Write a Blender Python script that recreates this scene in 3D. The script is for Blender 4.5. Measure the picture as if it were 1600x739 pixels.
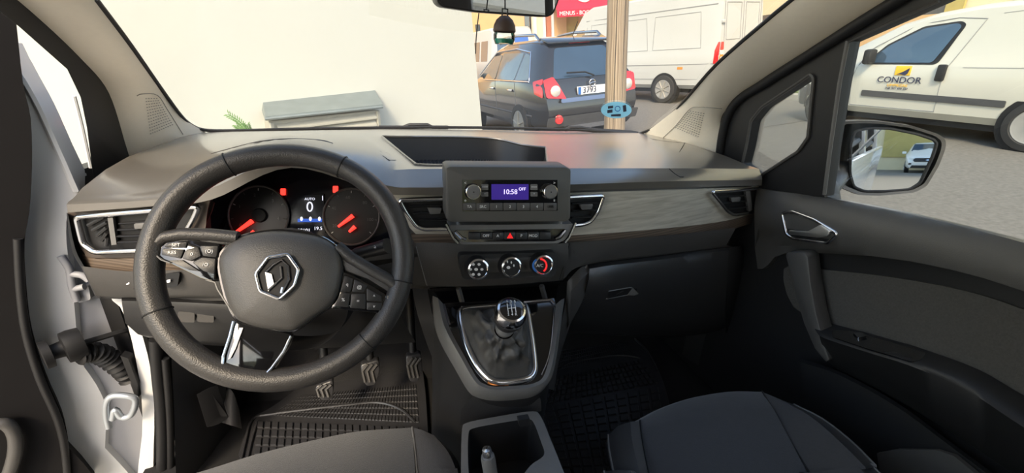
import bpy, bmesh, math, random
from mathutils import Vector, Matrix, geometry
random.seed(7)
V = Vector
for o in list(bpy.data.objects):
    bpy.data.objects.remove(o, do_unlink=True)
SC = bpy.context.scene
COL = SC.collection
PI = math.pi
def rad(a): return a * PI / 180

# ---------------------------------------------------------------- camera
# car frame: x right, y forward, z up; the camera is held above the gap between the front seats
CAM = V((-.187, 0, 1.40)); YAW, PITCH, ROLL, FOC = rad(16.3), rad(21.7), rad(2.7), 663.0
_f = V((math.sin(YAW)*math.cos(PITCH), math.cos(YAW)*math.cos(PITCH), -math.sin(PITCH)))
_r0 = V((math.cos(YAW), -math.sin(YAW), 0)); _u0 = _r0.cross(_f)
_r = math.cos(ROLL)*_r0 + math.sin(ROLL)*_u0
_u = -math.sin(ROLL)*_r0 + math.cos(ROLL)*_u0
cd = bpy.data.cameras.new('camera'); cam = bpy.data.objects.new('camera', cd); COL.objects.link(cam)
cam.matrix_world = Matrix(((_r.x, _u.x, -_f.x, CAM.x), (_r.y, _u.y, -_f.y, CAM.y), (_r.z, _u.z, -_f.z, CAM.z), (0, 0, 0, 1)))
cd.sensor_fit = 'HORIZONTAL'; cd.sensor_width = 36; cd.lens = 36*FOC/1600; cd.clip_start = .02; cd.clip_end = 300
SC.camera = cam
# ---------------------------------------------------------------- sky, sun, exposure
SC.view_settings.view_transform = 'Standard'; SC.view_settings.look = 'None'; SC.view_settings.gamma = 1
SC.view_settings.use_curve_mapping = False
SC.view_settings.exposure = 0.45
W = bpy.data.worlds.new('sky'); SC.world = W; W.use_nodes = True
nt = W.node_tree; nt.nodes.clear()
wo = nt.nodes.new('ShaderNodeOutputWorld'); bg = nt.nodes.new('ShaderNodeBackground')
sk = nt.nodes.new('ShaderNodeTexSky'); sk.sky_type = 'NISHITA'; sk.sun_disc = False
sk.sun_elevation = rad(38); sk.sun_rotation = rad(200); sk.air_density = 1.0; sk.dust_density = 1.2; sk.ozone_density = 1.0
tint = nt.nodes.new('ShaderNodeMix'); tint.data_type = 'RGBA'; tint.blend_type = 'MULTIPLY'; tint.inputs[0].default_value = 1; tint.inputs[7].default_value = (1.08, 1.0, .88, 1)   # the camera's warm white balance
nt.links.new(sk.outputs[0], tint.inputs[6]); nt.links.new(tint.outputs[2], bg.inputs[0]); nt.links.new(bg.outputs[0], wo.inputs[0])
bg.inputs[1].default_value = 0.38
sd = bpy.data.lights.new('sun', 'SUN'); sd.energy = 3.3; sd.angle = rad(12); sd.color = (1, .82, .58)
sun = bpy.data.objects.new('sun', sd); COL.objects.link(sun)
sun.rotation_euler = V((.42, .62, -.66)).to_track_quat('-Z', 'Y').to_euler()

# ---------------------------------------------------------------- pixel rays and surfaces
def ray(x, y): return _f + (x-800)/FOC*_r - (y-369.5)/FOC*_u
def SPL(n, p):
    n = V(n); p = V(p)
    def s(x, y):
        D = ray(x, y); return CAM + D*(n.dot(p-CAM)/n.dot(D))
    return s
def SX(v): return SPL((1, 0, 0), (v, 0, 0))
def SY(v): return SPL((0, 1, 0), (0, v, 0))
def SZ(v): return SPL((0, 0, 1), (0, 0, v))
def SF(F, a=.15, b=3.0):
    def s(x, y):
        D = ray(x, y); t0 = a; f0 = F(CAM+D*t0); n = 60
        for i in range(1, n+1):
            t1 = a+(b-a)*i/n; f1 = F(CAM+D*t1)
            if f0*f1 <= 0: break
            t0, f0 = t1, f1
        for i in range(24):
            m = (t0+t1)/2; fm = F(CAM+D*m)
            if f0*fm <= 0: t1 = m
            else: t0, f0 = m, fm
        return CAM+D*((t0+t1)/2)
    return s
def P3(p): return CAM + ray(p[0], p[1])*((p[2]-CAM.y)/ray(p[0], p[1]).y)     # pixel at a forward distance
def scr(P):
    d = P-CAM; z = d.dot(_f); return 800+FOC*d.dot(_r)/z, 369.5-FOC*d.dot(_u)/z

# ---------------------------------------------------------------- materials
def M(name, col, rough=.5, metal=0., spec=.5, nscale=0, namt=.15, bump=0, bscale=200, coat=0, emit=None, estr=0, sheen=0, trans=0):
    m = bpy.data.materials.new(name); m.use_nodes = True; t = m.node_tree; b = t.nodes['Principled BSDF']
    b.inputs['Base Color'].default_value = (*col, 1); b.inputs['Roughness'].default_value = rough
    b.inputs['Metallic'].default_value = metal; b.inputs['Specular IOR Level'].default_value = spec
    b.inputs['Coat Weight'].default_value = coat; b.inputs['Coat Roughness'].default_value = .06
    b.inputs['Sheen Weight'].default_value = sheen
    if emit: b.inputs['Emission Color'].default_value = (*emit, 1); b.inputs['Emission Strength'].default_value = estr
    tc = t.nodes.new('ShaderNodeTexCoord')
    if nscale:
        n = t.nodes.new('ShaderNodeTexNoise'); n.inputs['Scale'].default_value = nscale; n.inputs['Detail'].default_value = 5
        t.links.new(tc.outputs['Object'], n.inputs['Vector'])
        mx = t.nodes.new('ShaderNodeMix'); mx.data_type = 'RGBA'
        mx.inputs[6].default_value = (*[c*(1-namt) for c in col], 1); mx.inputs[7].default_value = (*[min(1, c*(1+namt)) for c in col], 1)
        t.links.new(n.outputs[0], mx.inputs[0]); t.links.new(mx.outputs[2], b.inputs['Base Color'])
    if bump:
        n2 = t.nodes.new('ShaderNodeTexNoise'); n2.inputs['Scale'].default_value = bscale; n2.inputs['Detail'].default_value = 3
        t.links.new(tc.outputs['Object'], n2.inputs['Vector'])
        bp = t.nodes.new('ShaderNodeBump'); bp.inputs['Strength'].default_value = bump; bp.inputs['Distance'].default_value = .002
        t.links.new(n2.outputs[0], bp.inputs['Height']); t.links.new(bp.outputs[0], b.inputs['Normal'])
    return m
def glassmat(name, tint=(1, 1, 1), gl=.08):
    m = bpy.data.materials.new(name); m.use_nodes = True; t = m.node_tree; t.nodes.clear()
    o = t.nodes.new('ShaderNodeOutputMaterial'); mx = t.nodes.new('ShaderNodeMixShader')
    tr = t.nodes.new('ShaderNodeBsdfTransparent'); g = t.nodes.new('ShaderNodeBsdfGlossy')
    tr.inputs[0].default_value = (*tint, 1); g.inputs['Roughness'].default_value = .01; g.inputs[0].default_value = (1, 1, 1, 1)
    lw = t.nodes.new('ShaderNodeFresnel'); lw.inputs[0].default_value = 1.45
    mu = t.nodes.new('ShaderNodeMath'); mu.operation = 'MULTIPLY'; mu.inputs[1].default_value = gl
    t.links.new(lw.outputs[0], mu.inputs[0]); t.links.new(mu.outputs[0], mx.inputs[0])
    t.links.new(tr.outputs[0], mx.inputs[1]); t.links.new(g.outputs[0], mx.inputs[2]); t.links.new(mx.outputs[0], o.inputs[0])
    return m
def wave_mix(m, c1, c2, scale, direction='X', dist=0, detail=2, rot=None, stretch=(1, 1, 1), contrast=None):
    t = m.node_tree; b = t.nodes['Principled BSDF']; tc = t.nodes.new('ShaderNodeTexCoord'); mp = t.nodes.new('ShaderNodeMapping')
    mp.inputs['Scale'].default_value = stretch
    if rot: mp.inputs['Rotation'].default_value = rot
    w = t.nodes.new('ShaderNodeTexWave'); w.bands_direction = direction; w.inputs['Scale'].default_value = scale
    w.inputs['Distortion'].default_value = dist; w.inputs['Detail'].default_value = detail
    cr = t.nodes.new('ShaderNodeValToRGB'); cr.color_ramp.elements[0].color = (*c1, 1); cr.color_ramp.elements[1].color = (*c2, 1)
    if contrast: cr.color_ramp.elements[0].position, cr.color_ramp.elements[1].position = contrast
    t.links.new(tc.outputs['Object'], mp.inputs[0]); t.links.new(mp.outputs[0], w.inputs[0]); t.links.new(w.outputs[0], cr.inputs[0])
    t.links.new(cr.outputs[0], b.inputs['Base Color'])
    return m
m_pad = M('soft dash top', (.13, .118, .10), .35, spec=.6, nscale=40, namt=.06, bump=.12, bscale=900, coat=1)
m_pad.node_tree.nodes['Principled BSDF'].inputs['Coat IOR'].default_value = 2.0; m_pad.node_tree.nodes['Principled BSDF'].inputs['Coat Roughness'].default_value = .24
m_plast = M('dark grey plastic', (.078, .075, .072), .38, nscale=30, namt=.08, bump=.25, bscale=800)
m_plast2 = M('black plastic', (.020, .020, .021), .40, nscale=30, namt=.1, bump=.15, bscale=700)
m_mid = M('grey plastic', (.15, .148, .145), .36, nscale=30, namt=.08, bump=.15, bscale=700)
m_black = M('matt black', (.008, .008, .009), .6, nscale=20, namt=.1)
m_gloss = M('piano black', (.006, .006, .007), .06, spec=.6, coat=1, nscale=5, namt=.1)
m_chrome = M('satin chrome', (.78, .78, .80), .16, 1, nscale=60, namt=.04)
m_chromed = M('dark chrome', (.42, .42, .45), .22, 1, nscale=60, namt=.04)
m_leath = M('wheel leather', (.040, .038, .037), .38, spec=.5, nscale=60, namt=.12, bump=.3, bscale=600)
m_boot = M('gaiter leather', (.075, .073, .07), .38, nscale=60, namt=.15, bump=.3, bscale=700)
m_fab = M('seat fabric', (.027, .028, .033), .85, nscale=250, namt=.25, bump=.4, bscale=900, sheen=.3)
m_fabd = M('seat side fabric', (.033, .032, .034), .75, nscale=250, namt=.25, bump=.3, bscale=900, sheen=.2)
m_vinyl = M('seat vinyl', (.04, .04, .042), .33, nscale=60, namt=.1, bump=.2, bscale=700)
m_rub = M('mat rubber', (.034, .034, .037), .30, nscale=50, namt=.2, bump=.2, bscale=400)
m_carp = M('carpet', (.010, .010, .011), .95, nscale=300, namt=.3, bump=.5, bscale=700)
m_beige = M('pillar trim', (.90, .835, .71), .45, nscale=120, namt=.03, bump=.15, bscale=900)
m_beiged = M('pillar grille hole', (.30, .28, .25), .8, nscale=60)
m_head = M('headliner', (.48, .46, .43), .9, nscale=200, namt=.06)
m_seal = M('rubber seal', (.012, .012, .013), .55, nscale=30)
m_paint = M('white car paint', (.78, .79, .79), .25, coat=.6, nscale=3, namt=.02)
m_white = M('white print', (.75, .75, .75), .6, nscale=20, namt=.03)
m_redl = M('red light', (.6, .01, .01), .4, emit=(1, .03, .02), estr=2.2, nscale=10)
m_redp = M('glowing red print', (.55, .02, .02), .4, emit=(1, .02, .02), estr=.5, nscale=10)  # printed marks given a faint glow of their own
m_lit = M('lit white symbol', (.6, .6, .65), .4, emit=(.85, .87, 1), estr=.75, nscale=10)
m_litv = M('lit violet digits', (.5, .45, .8), .4, emit=(.72, .62, 1), estr=1.0, nscale=10)
m_disp = M('violet display', (.02, .012, .07), .15, emit=(.05, .025, .28), estr=.5, nscale=10)
m_blued = M('blue dial print', (.02, .15, .5), .5, nscale=10)
m_scr = M('dark display', (.006, .007, .012), .1, nscale=10, coat=.5)
m_scrb = M('blue lit strip', (.02, .06, .3), .3, emit=(.03, .12, .6), estr=.6, nscale=10)
m_wood = wave_mix(M('grey wood trim', (.3, .26, .2), .42, spec=.5), (.29, .265, .225), (.385, .355, .305), 9, 'Z', 7, 4, stretch=(.35, .35, 5))
m_woodd = wave_mix(M('shaded wood edge', (.05, .04, .03), .4), (.085, .062, .046), (.16, .122, .09), 9, 'Z', 7, 4, stretch=(.35, .35, 6))  # lower edge curves under: its shade is put into darker wood colours
_t = m_wood.node_tree; _b = _t.nodes['Principled BSDF']; _tc = _t.nodes.new('ShaderNodeTexCoord'); _mp = _t.nodes.new('ShaderNodeMapping'); _mp.inputs['Scale'].default_value = (5, 5, 60)
_n = _t.nodes.new('ShaderNodeTexNoise'); _n.inputs['Scale'].default_value = 2.0; _n.inputs['Detail'].default_value = 8; _n.inputs['Distortion'].default_value = .6
_cr = _t.nodes.new('ShaderNodeValToRGB'); _cr.color_ramp.elements[0].position = .28; _cr.color_ramp.elements[1].position = .72; _cr.color_ramp.elements[0].color = (.36, .325, .26, 1); _cr.color_ramp.elements[1].color = (.60, .56, .47, 1)
_t.links.new(_tc.outputs['Object'], _mp.inputs[0]); _t.links.new(_mp.outputs[0], _n.inputs['Vector']); _t.links.new(_n.outputs[0], _cr.inputs[0]); _t.links.new(_cr.outputs[0], _b.inputs['Base Color'])
m_dtrim = M('dark door trim', (.008, .0075, .008), .85, spec=.15, nscale=20)
m_satin = M('satin handle metal', (.8, .8, .8), .38, 1, nscale=30, namt=.03)
m_glass = glassmat('windscreen glass', (.975, .985, .97), .18)
m_sglass = glassmat('side glass', (.93, .96, .95), .6)
m_mirror = M('mirror glass', (.93, .95, .96), .01, 1, nscale=2, namt=.01)

# ---------------------------------------------------------------- object helpers
def link(name, me, mat=None, parent=None, smooth=True, label=None):
    o = bpy.data.objects.new(name, me); COL.objects.link(o)
    if mat: me.materials.append(mat)
    if smooth:
        for p in me.polygons: p.use_smooth = True
    if parent:
        o.parent = parent
        if parent.get('_w') and parent.type == 'EMPTY': o.matrix_parent_inverse = Matrix.Translation(-parent.location)
        if parent.get('_w'): o['_w'] = 1
    if label: o['label'] = label
    return o
def fin(name, bm, mat=None, parent=None, smooth=True, label=None, angle=None):
    bmesh.ops.recalc_face_normals(bm, faces=bm.faces)
    me = bpy.data.meshes.new(name); bm.to_mesh(me); bm.free()
    o = link(name, me, mat, parent, smooth, label)
    if smooth: me.set_sharp_from_angle(angle=rad(angle or 38))
    return o
def tag(o, label=None, cat=None, group=None, kind=None):
    if label: o['label'] = label
    if cat: o['category'] = cat
    if group: o['group'] = group
    if kind: o['kind'] = kind
    return o
def root(name, loc, label=None, cat=None, group=None, kind=None, world=True):
    o = bpy.data.objects.new(name, None); COL.objects.link(o); o.location = loc; o.empty_display_size = .05
    if world: o['_w'] = 1          # children of this one are modelled in car coordinates
    return tag(o, label, cat, group, kind)
def cr(pts, n=6, closed=False):
    """Catmull-Rom through points (any dimension)."""
    out = []; N = len(pts); pts = [V(p) for p in pts]
    segs = N if closed else N-1
    for i in range(segs):
        p1, p2 = pts[i], pts[(i+1) % N]
        p0 = pts[(i-1) % N] if closed or i > 0 else p1*2-p2
        p3 = pts[(i+2) % N] if closed or i < N-2 else p2*2-p1
        for k in range(n):
            t = k/n
            out.append(.5*((2*p1)+(p2-p0)*t+(2*p0-5*p1+4*p2-p3)*t*t+(3*p1-p0-3*p2+p3)*t**3))
    if not closed: out.append(pts[-1])
    return out
def chaikin(pts, it=2, closed=True):
    pts = [V(p) for p in pts]
    for _ in range(it):
        q = []; n = len(pts)
        for i in range(n if closed else n-1):
            a, b = pts[i], pts[(i+1) % n]
            q += [a*.75+b*.25, a*.25+b*.75]
        if not closed: q = [pts[0]]+q+[pts[-1]]
        pts = q
    return pts
def rnd(pts, r=6, n=4):
    """round the corners of a closed 2-D or 3-D polygon by r."""
    out = []; N = len(pts); pts = [V(p) for p in pts]
    for i in range(N):
        a, b, c = pts[i-1], pts[i], pts[(i+1) % N]
        d1 = (a-b); d2 = (c-b); k = min(r, d1.length*.45, d2.length*.45)
        s = b+d1.normalized()*k; e = b+d2.normalized()*k
        for j in range(n+1):
            t = j/n; out.append(s*(1-t)**2+b*2*t*(1-t)+e*t*t)
    return out
def patch_bm(outline, surf, holes=(), res=None, thick=.004, back=(0, 1, 0)):
    """a sheet whose outline lies on a surface, with real thickness."""
    pts = [V((p[0], p[1])) for p in outline]; edges = [(i, (i+1) % len(pts)) for i in range(len(pts))]; loops = [list(pts)]
    for h in holes:
        k = len(pts); hp = [V((p[0], p[1])) for p in h]; loops.append(hp); pts += hp
        edges += [(k+i, k+(i+1) % len(hp)) for i in range(len(hp))]
    def inside(p, L):
        c = False; n = len(L)
        for i in range(n):
            a, b = L[i], L[(i+1) % n]
            if (a.y > p.y) != (b.y > p.y) and p.x < (b.x-a.x)*(p.y-a.y)/(b.y-a.y)+a.x: c = not c
        return c
    if res:
        x0 = min(p.x for p in loops[0]); x1 = max(p.x for p in loops[0]); y0 = min(p.y for p in loops[0]); y1 = max(p.y for p in loops[0])
        y = y0+res*.5
        while y < y1:
            x = x0+res*.5
            while x < x1:
                q = V((x, y))
                if inside(q, loops[0]) and not any(inside(q, h) for h in loops[1:]):
                    if min((q-e).length for L in loops for e in L) > res*.35: pts.append(q)
                x += res
            y += res
    vs, es, fs, *_ = geometry.delaunay_2d_cdt(pts, edges, [], 0, 1e-4)
    fs = [f for f in fs if (lambda c: inside(c, loops[0]) and not any(inside(c, h) for h in loops[1:]))(sum((vs[i] for i in f), V((0, 0)))/len(f))]
    bm = bmesh.new(); bk = V(back)*thick
    F = [bm.verts.new(surf(p.x, p.y)) for p in vs]
    for f in fs:
        try: bm.faces.new([F[i] for i in f])
        except ValueError: pass
    if thick:
        be = [e for e in bm.edges if len(e.link_faces) == 1]
        B = {v: bm.verts.new(v.co+bk) for v in F}
        for f in list(bm.faces): bm.faces.new([B[v] for v in reversed(f.verts)])
        for e in be: bm.faces.new([e.verts[0], e.verts[1], B[e.verts[1]], B[e.verts[0]]])
    for v in [v for v in bm.verts if not v.link_faces]: bm.verts.remove(v)
    return bm
def patch(name, outline, surf, mat, parent=None, holes=(), res=None, thick=.004, back=(0, 1, 0), label=None, smooth=True):
    return fin(name, patch_bm(outline, surf, holes, res, thick, back), mat, parent, smooth, label)
def prism_bm(pts3, vec, bevel=0, seg=2):
    bm = bmesh.new(); a = [bm.verts.new(p) for p in pts3]; b = [bm.verts.new(V(p)+V(vec)) for p in pts3]; n = len(a)
    bm.faces.new(a); bm.faces.new(list(reversed(b)))
    for i in range(n): bm.faces.new([a[i], a[(i+1) % n], b[(i+1) % n], b[i]])
    bmesh.ops.recalc_face_normals(bm, faces=bm.faces)
    if bevel: bmesh.ops.bevel(bm, geom=[e for e in bm.edges if e.calc_face_angle(0) > .5], offset=bevel, segments=seg, affect='EDGES', profile=.5, clamp_overlap=True)
    return bm
def prism(name, outline, surf, mat, parent=None, vec=(0, .01, 0), bevel=0, label=None, smooth=True):
    return fin(name, prism_bm([surf(p[0], p[1]) for p in outline], vec, bevel), mat, parent, smooth, label)
def grid_bm(rows, closed_u=False, skip=None, cap=False):
    bm = bmesh.new(); G = [[bm.verts.new(p) for p in r] for r in rows]; n = len(rows[0])
    for i in range(len(rows)-1):
        for j in range(n if closed_u else n-1):
            if skip and skip(i, j): continue
            try: bm.faces.new([G[i][j], G[i][(j+1) % n], G[i+1][(j+1) % n], G[i+1][j]])
            except ValueError: pass
    if cap and closed_u:
        for r in (G[0], G[-1]):
            try: bm.faces.new(r)
            except ValueError: pass
    return bm
def tube_bm(path, r, n=8, closed=False, flat=1.0, up=None):
    path = [V(p) for p in path]; N = len(path); rows = []; prev = None
    for i, p in enumerate(path):
        a = path[i-1] if closed or i else p; b = path[(i+1) % N] if closed or i < N-1 else p
        t = (b-a).normalized() if (b-a).length > 1e-9 else V((0, 0, 1))
        if up is not None: s = t.cross(V(up)).normalized()
        elif prev is None:
            s = t.cross(V((0, 0, 1)) if abs(t.z) < .9 else V((1, 0, 0))).normalized()
        else: s = (prev-t*prev.dot(t)).normalized()
        prev = s; q = s.cross(t).normalized(); rr = r(i/(N-1)) if callable(r) else r
        rows.append([p+s*(rr*math.cos(2*PI*k/n))+q*(rr*flat*math.sin(2*PI*k/n)) for k in range(n)])
    if closed: rows.append(rows[0])
    bm = grid_bm(rows, True, cap=not closed)
    if closed: bmesh.ops.remove_doubles(bm, verts=bm.verts, dist=1e-6)
    return bm
def tube(name, path, r, mat, parent=None, n=8, closed=False, flat=1.0, up=None, label=None):
    return fin(name, tube_bm(path, r, n, closed, flat, up), mat, parent, True, label, 50)
def lathe_bm(c, ax, prof, n=28):
    ax = V(ax).normalized(); s = ax.orthogonal().normalized(); q = ax.cross(s)
    rows = [[V(c)+ax*h+(s*math.cos(2*PI*k/n)+q*math.sin(2*PI*k/n))*max(r, 1e-5) for k in range(n)] for r, h in prof]
    bm = grid_bm(rows, True); bmesh.ops.remove_doubles(bm, verts=bm.verts, dist=2.5e-5); return bm
def lathe(name, c, ax, prof, mat, parent=None, n=28, label=None):
    return fin(name, lathe_bm(c, ax, prof, n), mat, parent, True, label, 32)
def box_bm(c, size, rot=None, bevel=0, seg=2):
    bm = bmesh.new(); bmesh.ops.create_cube(bm, size=1)
    bmesh.ops.scale(bm, vec=size, verts=bm.verts)
    if bevel: bmesh.ops.bevel(bm, geom=list(bm.edges), offset=bevel, segments=seg, affect='EDGES', profile=.5)
    if rot is not None: bmesh.ops.transform(bm, matrix=rot.to_4x4(), verts=bm.verts)
    bmesh.ops.translate(bm, vec=c, verts=bm.verts); return bm
def box(name, c, size, mat, parent=None, rot=None, bevel=0, label=None):
    return fin(name, box_bm(c, size, rot, bevel), mat, parent, bool(bevel), label)
def join(bms):
    out = bmesh.new()
    for b in bms:
        me = bpy.data.meshes.new('tmp'); b.to_mesh(me); b.free(); out.from_mesh(me); bpy.data.meshes.remove(me)
    return out
def text_mesh(s, size, ext=.0003, align='CENTER', shear=0, bold=0):
    c = bpy.data.curves.new('lettering', 'FONT'); c.body = s; c.size = size; c.extrude = ext; c.align_x = align; c.align_y = 'CENTER'; c.shear = shear
    c.resolution_u = 3
    if bold: c.offset = bold
    o = bpy.data.objects.new('lettering', c); COL.objects.link(o)
    dg = bpy.context.evaluated_depsgraph_get(); me = bpy.data.meshes.new_from_object(o.evaluated_get(dg))
    bpy.data.objects.remove(o); bpy.data.curves.remove(c); return me
def text_at(name, s, px, py, surf, hpx, mat, parent, lift=.001, rot=0, sx=1.0, bold=0, label=None):
    """lettering lying on a surface, hpx tall in the photograph."""
    p = surf(px, py); ux = (surf(px+4, py)-surf(px-4, py)); uy = surf(px, py-4)-surf(px, py+4)
    k = uy.length/8; x = ux.normalized(); y = (uy-x*uy.dot(x)).normalized(); z = x.cross(y)
    R = Matrix((x, y, z)).transposed()
    me = text_mesh(s, hpx*k*1.35, bold=bold)
    me.transform(Matrix.Translation(p+z*lift) @ R.to_4x4() @ Matrix.Rotation(rot, 4, 'Z') @ Matrix.Diagonal((sx, 1, 1, 1)))
    return link(name, me, mat, parent, False, label)
def pxloop(pts, surf): return [surf(p[0], p[1]) for p in pts]
# ================================================================ THE CAR'S SHELL
def Fw(P): return P.z-1.2-.62*(1.45-.22*P.x*P.x-P.y)          # windscreen
WS = SF(Fw, .4, 3)
DR = SPL((1, 0, .217), (.80, 0, 1.14))                          # passenger door, window plane
DL = SPL((-1, 0, .217), (-.78, 0, 1.14))                        # driver's door opening
fl = box('floor', (0, .65, .39), (1.68, 2.1, .04), m_carp); tag(fl, 'dark carpeted floor of the car', 'floor', kind='structure')
# toe board under the dash
fin('toe_board', grid_bm([[V((-.80, 1.18, .41)), V((.80, 1.18, .41))], [V((-.80, 1.42, .62)), V((.80, 1.42, .62))], [V((-.80, 1.46, 1.1)), V((.80, 1.46, 1.1))]]), m_carp, None)
tag(bpy.data.objects['toe_board'], 'dark carpeted toe board closing the footwells', 'floor', kind='structure')
ce = fin('ceiling', join([box_bm((0, -.75, 1.77), (1.30, 2.75, .03)), ]), m_head, None); tag(ce, 'pale headliner of the cabin roof', 'ceiling', kind='structure')
# window_1: the windscreen
wsb = [(318, 206), (450, 201), (620, 199), (760, 201), (1007, 208)]
def wsp(x, y): return V((x, y, 1.2+.62*(1.45-.22*x*x-y)))
rows = []
for i in range(11):
    t = i/10; hw = .75-.12*t; rows.append([])
    for j in range(15):
        x = -hw+2*hw*j/14; yb = 1.47-.22*x*x; yt = .62-.05*x*x; rows[-1].append(wsp(x, yb+(yt-yb)*t))
bm = grid_bm(rows); ws = fin('window_1', bm, m_glass); tag(ws, 'raked windscreen glass above the dashboard', 'window', kind='structure')
hd = [[wsp(-.57+1.14*j/8, .66)+V((0, 0, dz)) + V((0, dy, 0)) for j in range(9)] for dy, dz in ((0, .0), (0, .03), (-.06, .05), (-.10, .045), (-.1, .0), (0, 0))]
tag(fin('trim_3', grid_bm(hd), m_head), 'pale headliner edge above the windscreen', 'trim', kind='structure')
bl = tube('windscreen_seal', [WS(p[0], p[1])+V((0, 0, .002)) for p in cr([(150, 0), (200, 66), (245, 130), (280, 178), (300, 197), (325, 205), (380, 205), (450, 203), (560, 201), (690, 200), (800, 201), (900, 204), (985, 209), (1004, 208), (1035, 192), (1067, 161), (1120, 101), (1198, 33), (1236, 2), (1260, -18)], 4)], .0045, m_seal, None, 6)
tag(bl, 'thin black rubber edge of the windscreen', 'seal', kind='structure')

# A-pillar trims: from the windscreen edge round to the door edge
def pillar(name, ws_edge, dr_edge, surf, label):
    a = cr([WS(*p) for p in ws_edge], 6); b = cr([surf(*p) for p in dr_edge], 6); rows = [[], [], [], [], [], []]
    inw = V((-1 if a[0].x > 0 else 1, -.6, 0)).normalized()
    for p, q in zip(a, b):
        for k, (t, h) in enumerate(((0, -.01), (0, .0), (.2, .012), (.5, .018), (.8, .012), (1, 0))):
            rows[k].append(p.lerp(q, t)+inw*h)
    o = fin(name, grid_bm(rows), m_beige, None); tag(o, label, 'trim', kind='structure'); return o
pr = pillar('trim_1', [(1000, 214), (1067, 161), (1120, 101), (1198, 33), (1236, 2), (1262, -20), (1330, -80), (1430, -160)], [(1118, 246), (1124, 200), (1134, 172), (1184, 128), (1320, 42), (1389, 0), (1490, -66), (1620, -150)], DR, 'beige pillar trim with speaker grille at the passenger end of the dash')
pl_ = pillar('trim_2', [(330, 212), (280, 180), (245, 130), (200, 66), (150, 0), (100, -65), (40, -150)], [(205, 255), (196, 225), (170, 145), (125, 90), (45, 15), (-50, -60), (-150, -140)], DL, 'pale grey pillar trim with speaker grille at the driver end of the dash')
# speaker grilles: rows of small slots sunk in the trims
def grille(par, quad, nr, surf_from):
    bms = []; A, B, Cc, D = [V(q) for q in quad]
    for i in range(nr):
        v = (i+.5)/nr; l = A.lerp(D, v); r_ = B.lerp(Cc, v); n = max(3, int((r_-l).length/3.6))
        for j in range(n):
            p = l.lerp(r_, (j+.5)/n); c = surf_from(p.x, p.y); e1 = surf_from(p.x+1.1, p.y-.12)-c; e2 = surf_from(p.x, p.y+.55)-c
            bms.append(prism_bm([c-e1-e2, c+e1-e2, c+e1+e2, c-e1+e2], (ray(p.x, p.y))*.002))
    o = fin('speaker_grille', join(bms), m_beiged, par, False); o['kind'] = 'stuff'
from mathutils.bvhtree import BVHTree
def onobj(o, lift=.001):
    t = BVHTree.FromPolygons([v.co.copy() for v in o.data.vertices], [list(p.vertices) for p in o.data.polygons])
    def s(x, y):
        d = ray(x, y).normalized(); h = t.ray_cast(CAM, d)
        if h[0] is None:
            h = t.find_nearest(CAM+d*1.0)
        return h[0]-d*lift
    return s
sr = onobj(pr); sl = onobj(pl_)
grille(pr, [(1078, 172), (1102, 176), (1092, 216), (1053, 200)], 11, sr)
grille(pl_, [(226, 152), (246, 152), (272, 196), (234, 212)], 13, sl)
tube('seam', [sr(*p) for p in cr([(1032, 219), (1056, 196), (1076, 172), (1090, 167), (1128, 170)], 4)], .0008, m_beiged, pr, 5)
tube('seam', [sl(*p) for p in cr([(214, 150), (222, 147), (246, 149), (262, 172), (286, 210)], 4)], .0008, m_beiged, pl_, 5)

# ---------------------------------------------------------------- passenger door (door_1)
d1 = root('door_1', (.83, .4, .45), 'passenger door with dark trim, fabric insert and chrome handle', 'door', kind='structure')
def bz(y): return 1.114+(.897-y)*.1155
yz = [(1.02, .42), (1.02, 1.09), (.97, bz(.97)-.012), (.4, bz(.4)-.012), (-.25, bz(-.25)-.012), (-.25, .42)]
fin('door_panel', prism_bm([V((.815, y, z)) for y, z in yz], (.03, 0, 0)), m_plast2, d1, False)
SD = SX(.79)
patch('upper_trim', chaikin([(1178, 292), (1196, 297), (1250, 303), (1300, 311), (1400, 330), (1500, 353), (1600, 379), (1760, 425), (2300, 580), (2300, 720), (1760, 510), (1600, 455), (1514, 427), (1393, 402), (1265, 394), (1215, 396), (1195, 420), (1180, 420)], 1), SF(lambda P: P.x-.80+.035*math.sin(PI*min(1, max(0, (bz(P.y)+.01-P.z)/.13)))**.6, .3, 4), m_plast, d1, res=14, thick=.02, back=(1, 0, 0))
patch('fabric_insert', cr([(1225, 420), (1271, 420), (1393, 433), (1510, 455), (1600, 484), (1760, 545), (2300, 760), (2300, 980), (1760, 690), (1600, 618), (1453, 549), (1380, 528), (1302, 506), (1240, 480)], 3, True), SX(.808), M('door insert cloth', (.082, .077, .07), .9, nscale=300, namt=.3, bump=.5, bscale=500), d1, res=30, thick=.01, back=(1, 0, 0))
# armrest: a loft from insert edge out and down
ar = [[(1262, 492), (1302, 506), (1380, 527), (1453, 549), (1530, 578), (1600, 618), (1760, 705), (2300, 990)],
      [(1275, 517), (1293, 524), (1360, 545), (1423, 563), (1510, 597), (1600, 655), (1760, 750), (2300, 1050)],
      [(1280, 524), (1295, 531), (1360, 552), (1423, 572), (1510, 610), (1600, 668), (1760, 765), (2300, 1075)],
      [(1290, 560), (1305, 574), (1360, 602), (1423, 636), (1510, 690), (1600, 752), (1760, 860), (2300, 1220)]]
rows = []
for rr, xx in zip(ar, (.806, .735, .728, .775)): rows.append(cr([SX(xx)(*p) for p in rr], 5))
rows.append([p+V((.03, 0, -.02)) for p in rows[-1]])
arm = fin('armrest', grid_bm(rows), m_plast2, d1, angle=60)
SA = onobj(arm, .003)
sp = patch('switch_panel', rnd([(1300, 516), (1330, 517), (1395, 535), (1447, 551), (1440, 562), (1425, 565), (1360, 546), (1300, 526)], 5), lambda x, y: SA(x, y), m_gloss, d1, thick=.002, back=(0, 0, -1))
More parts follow.
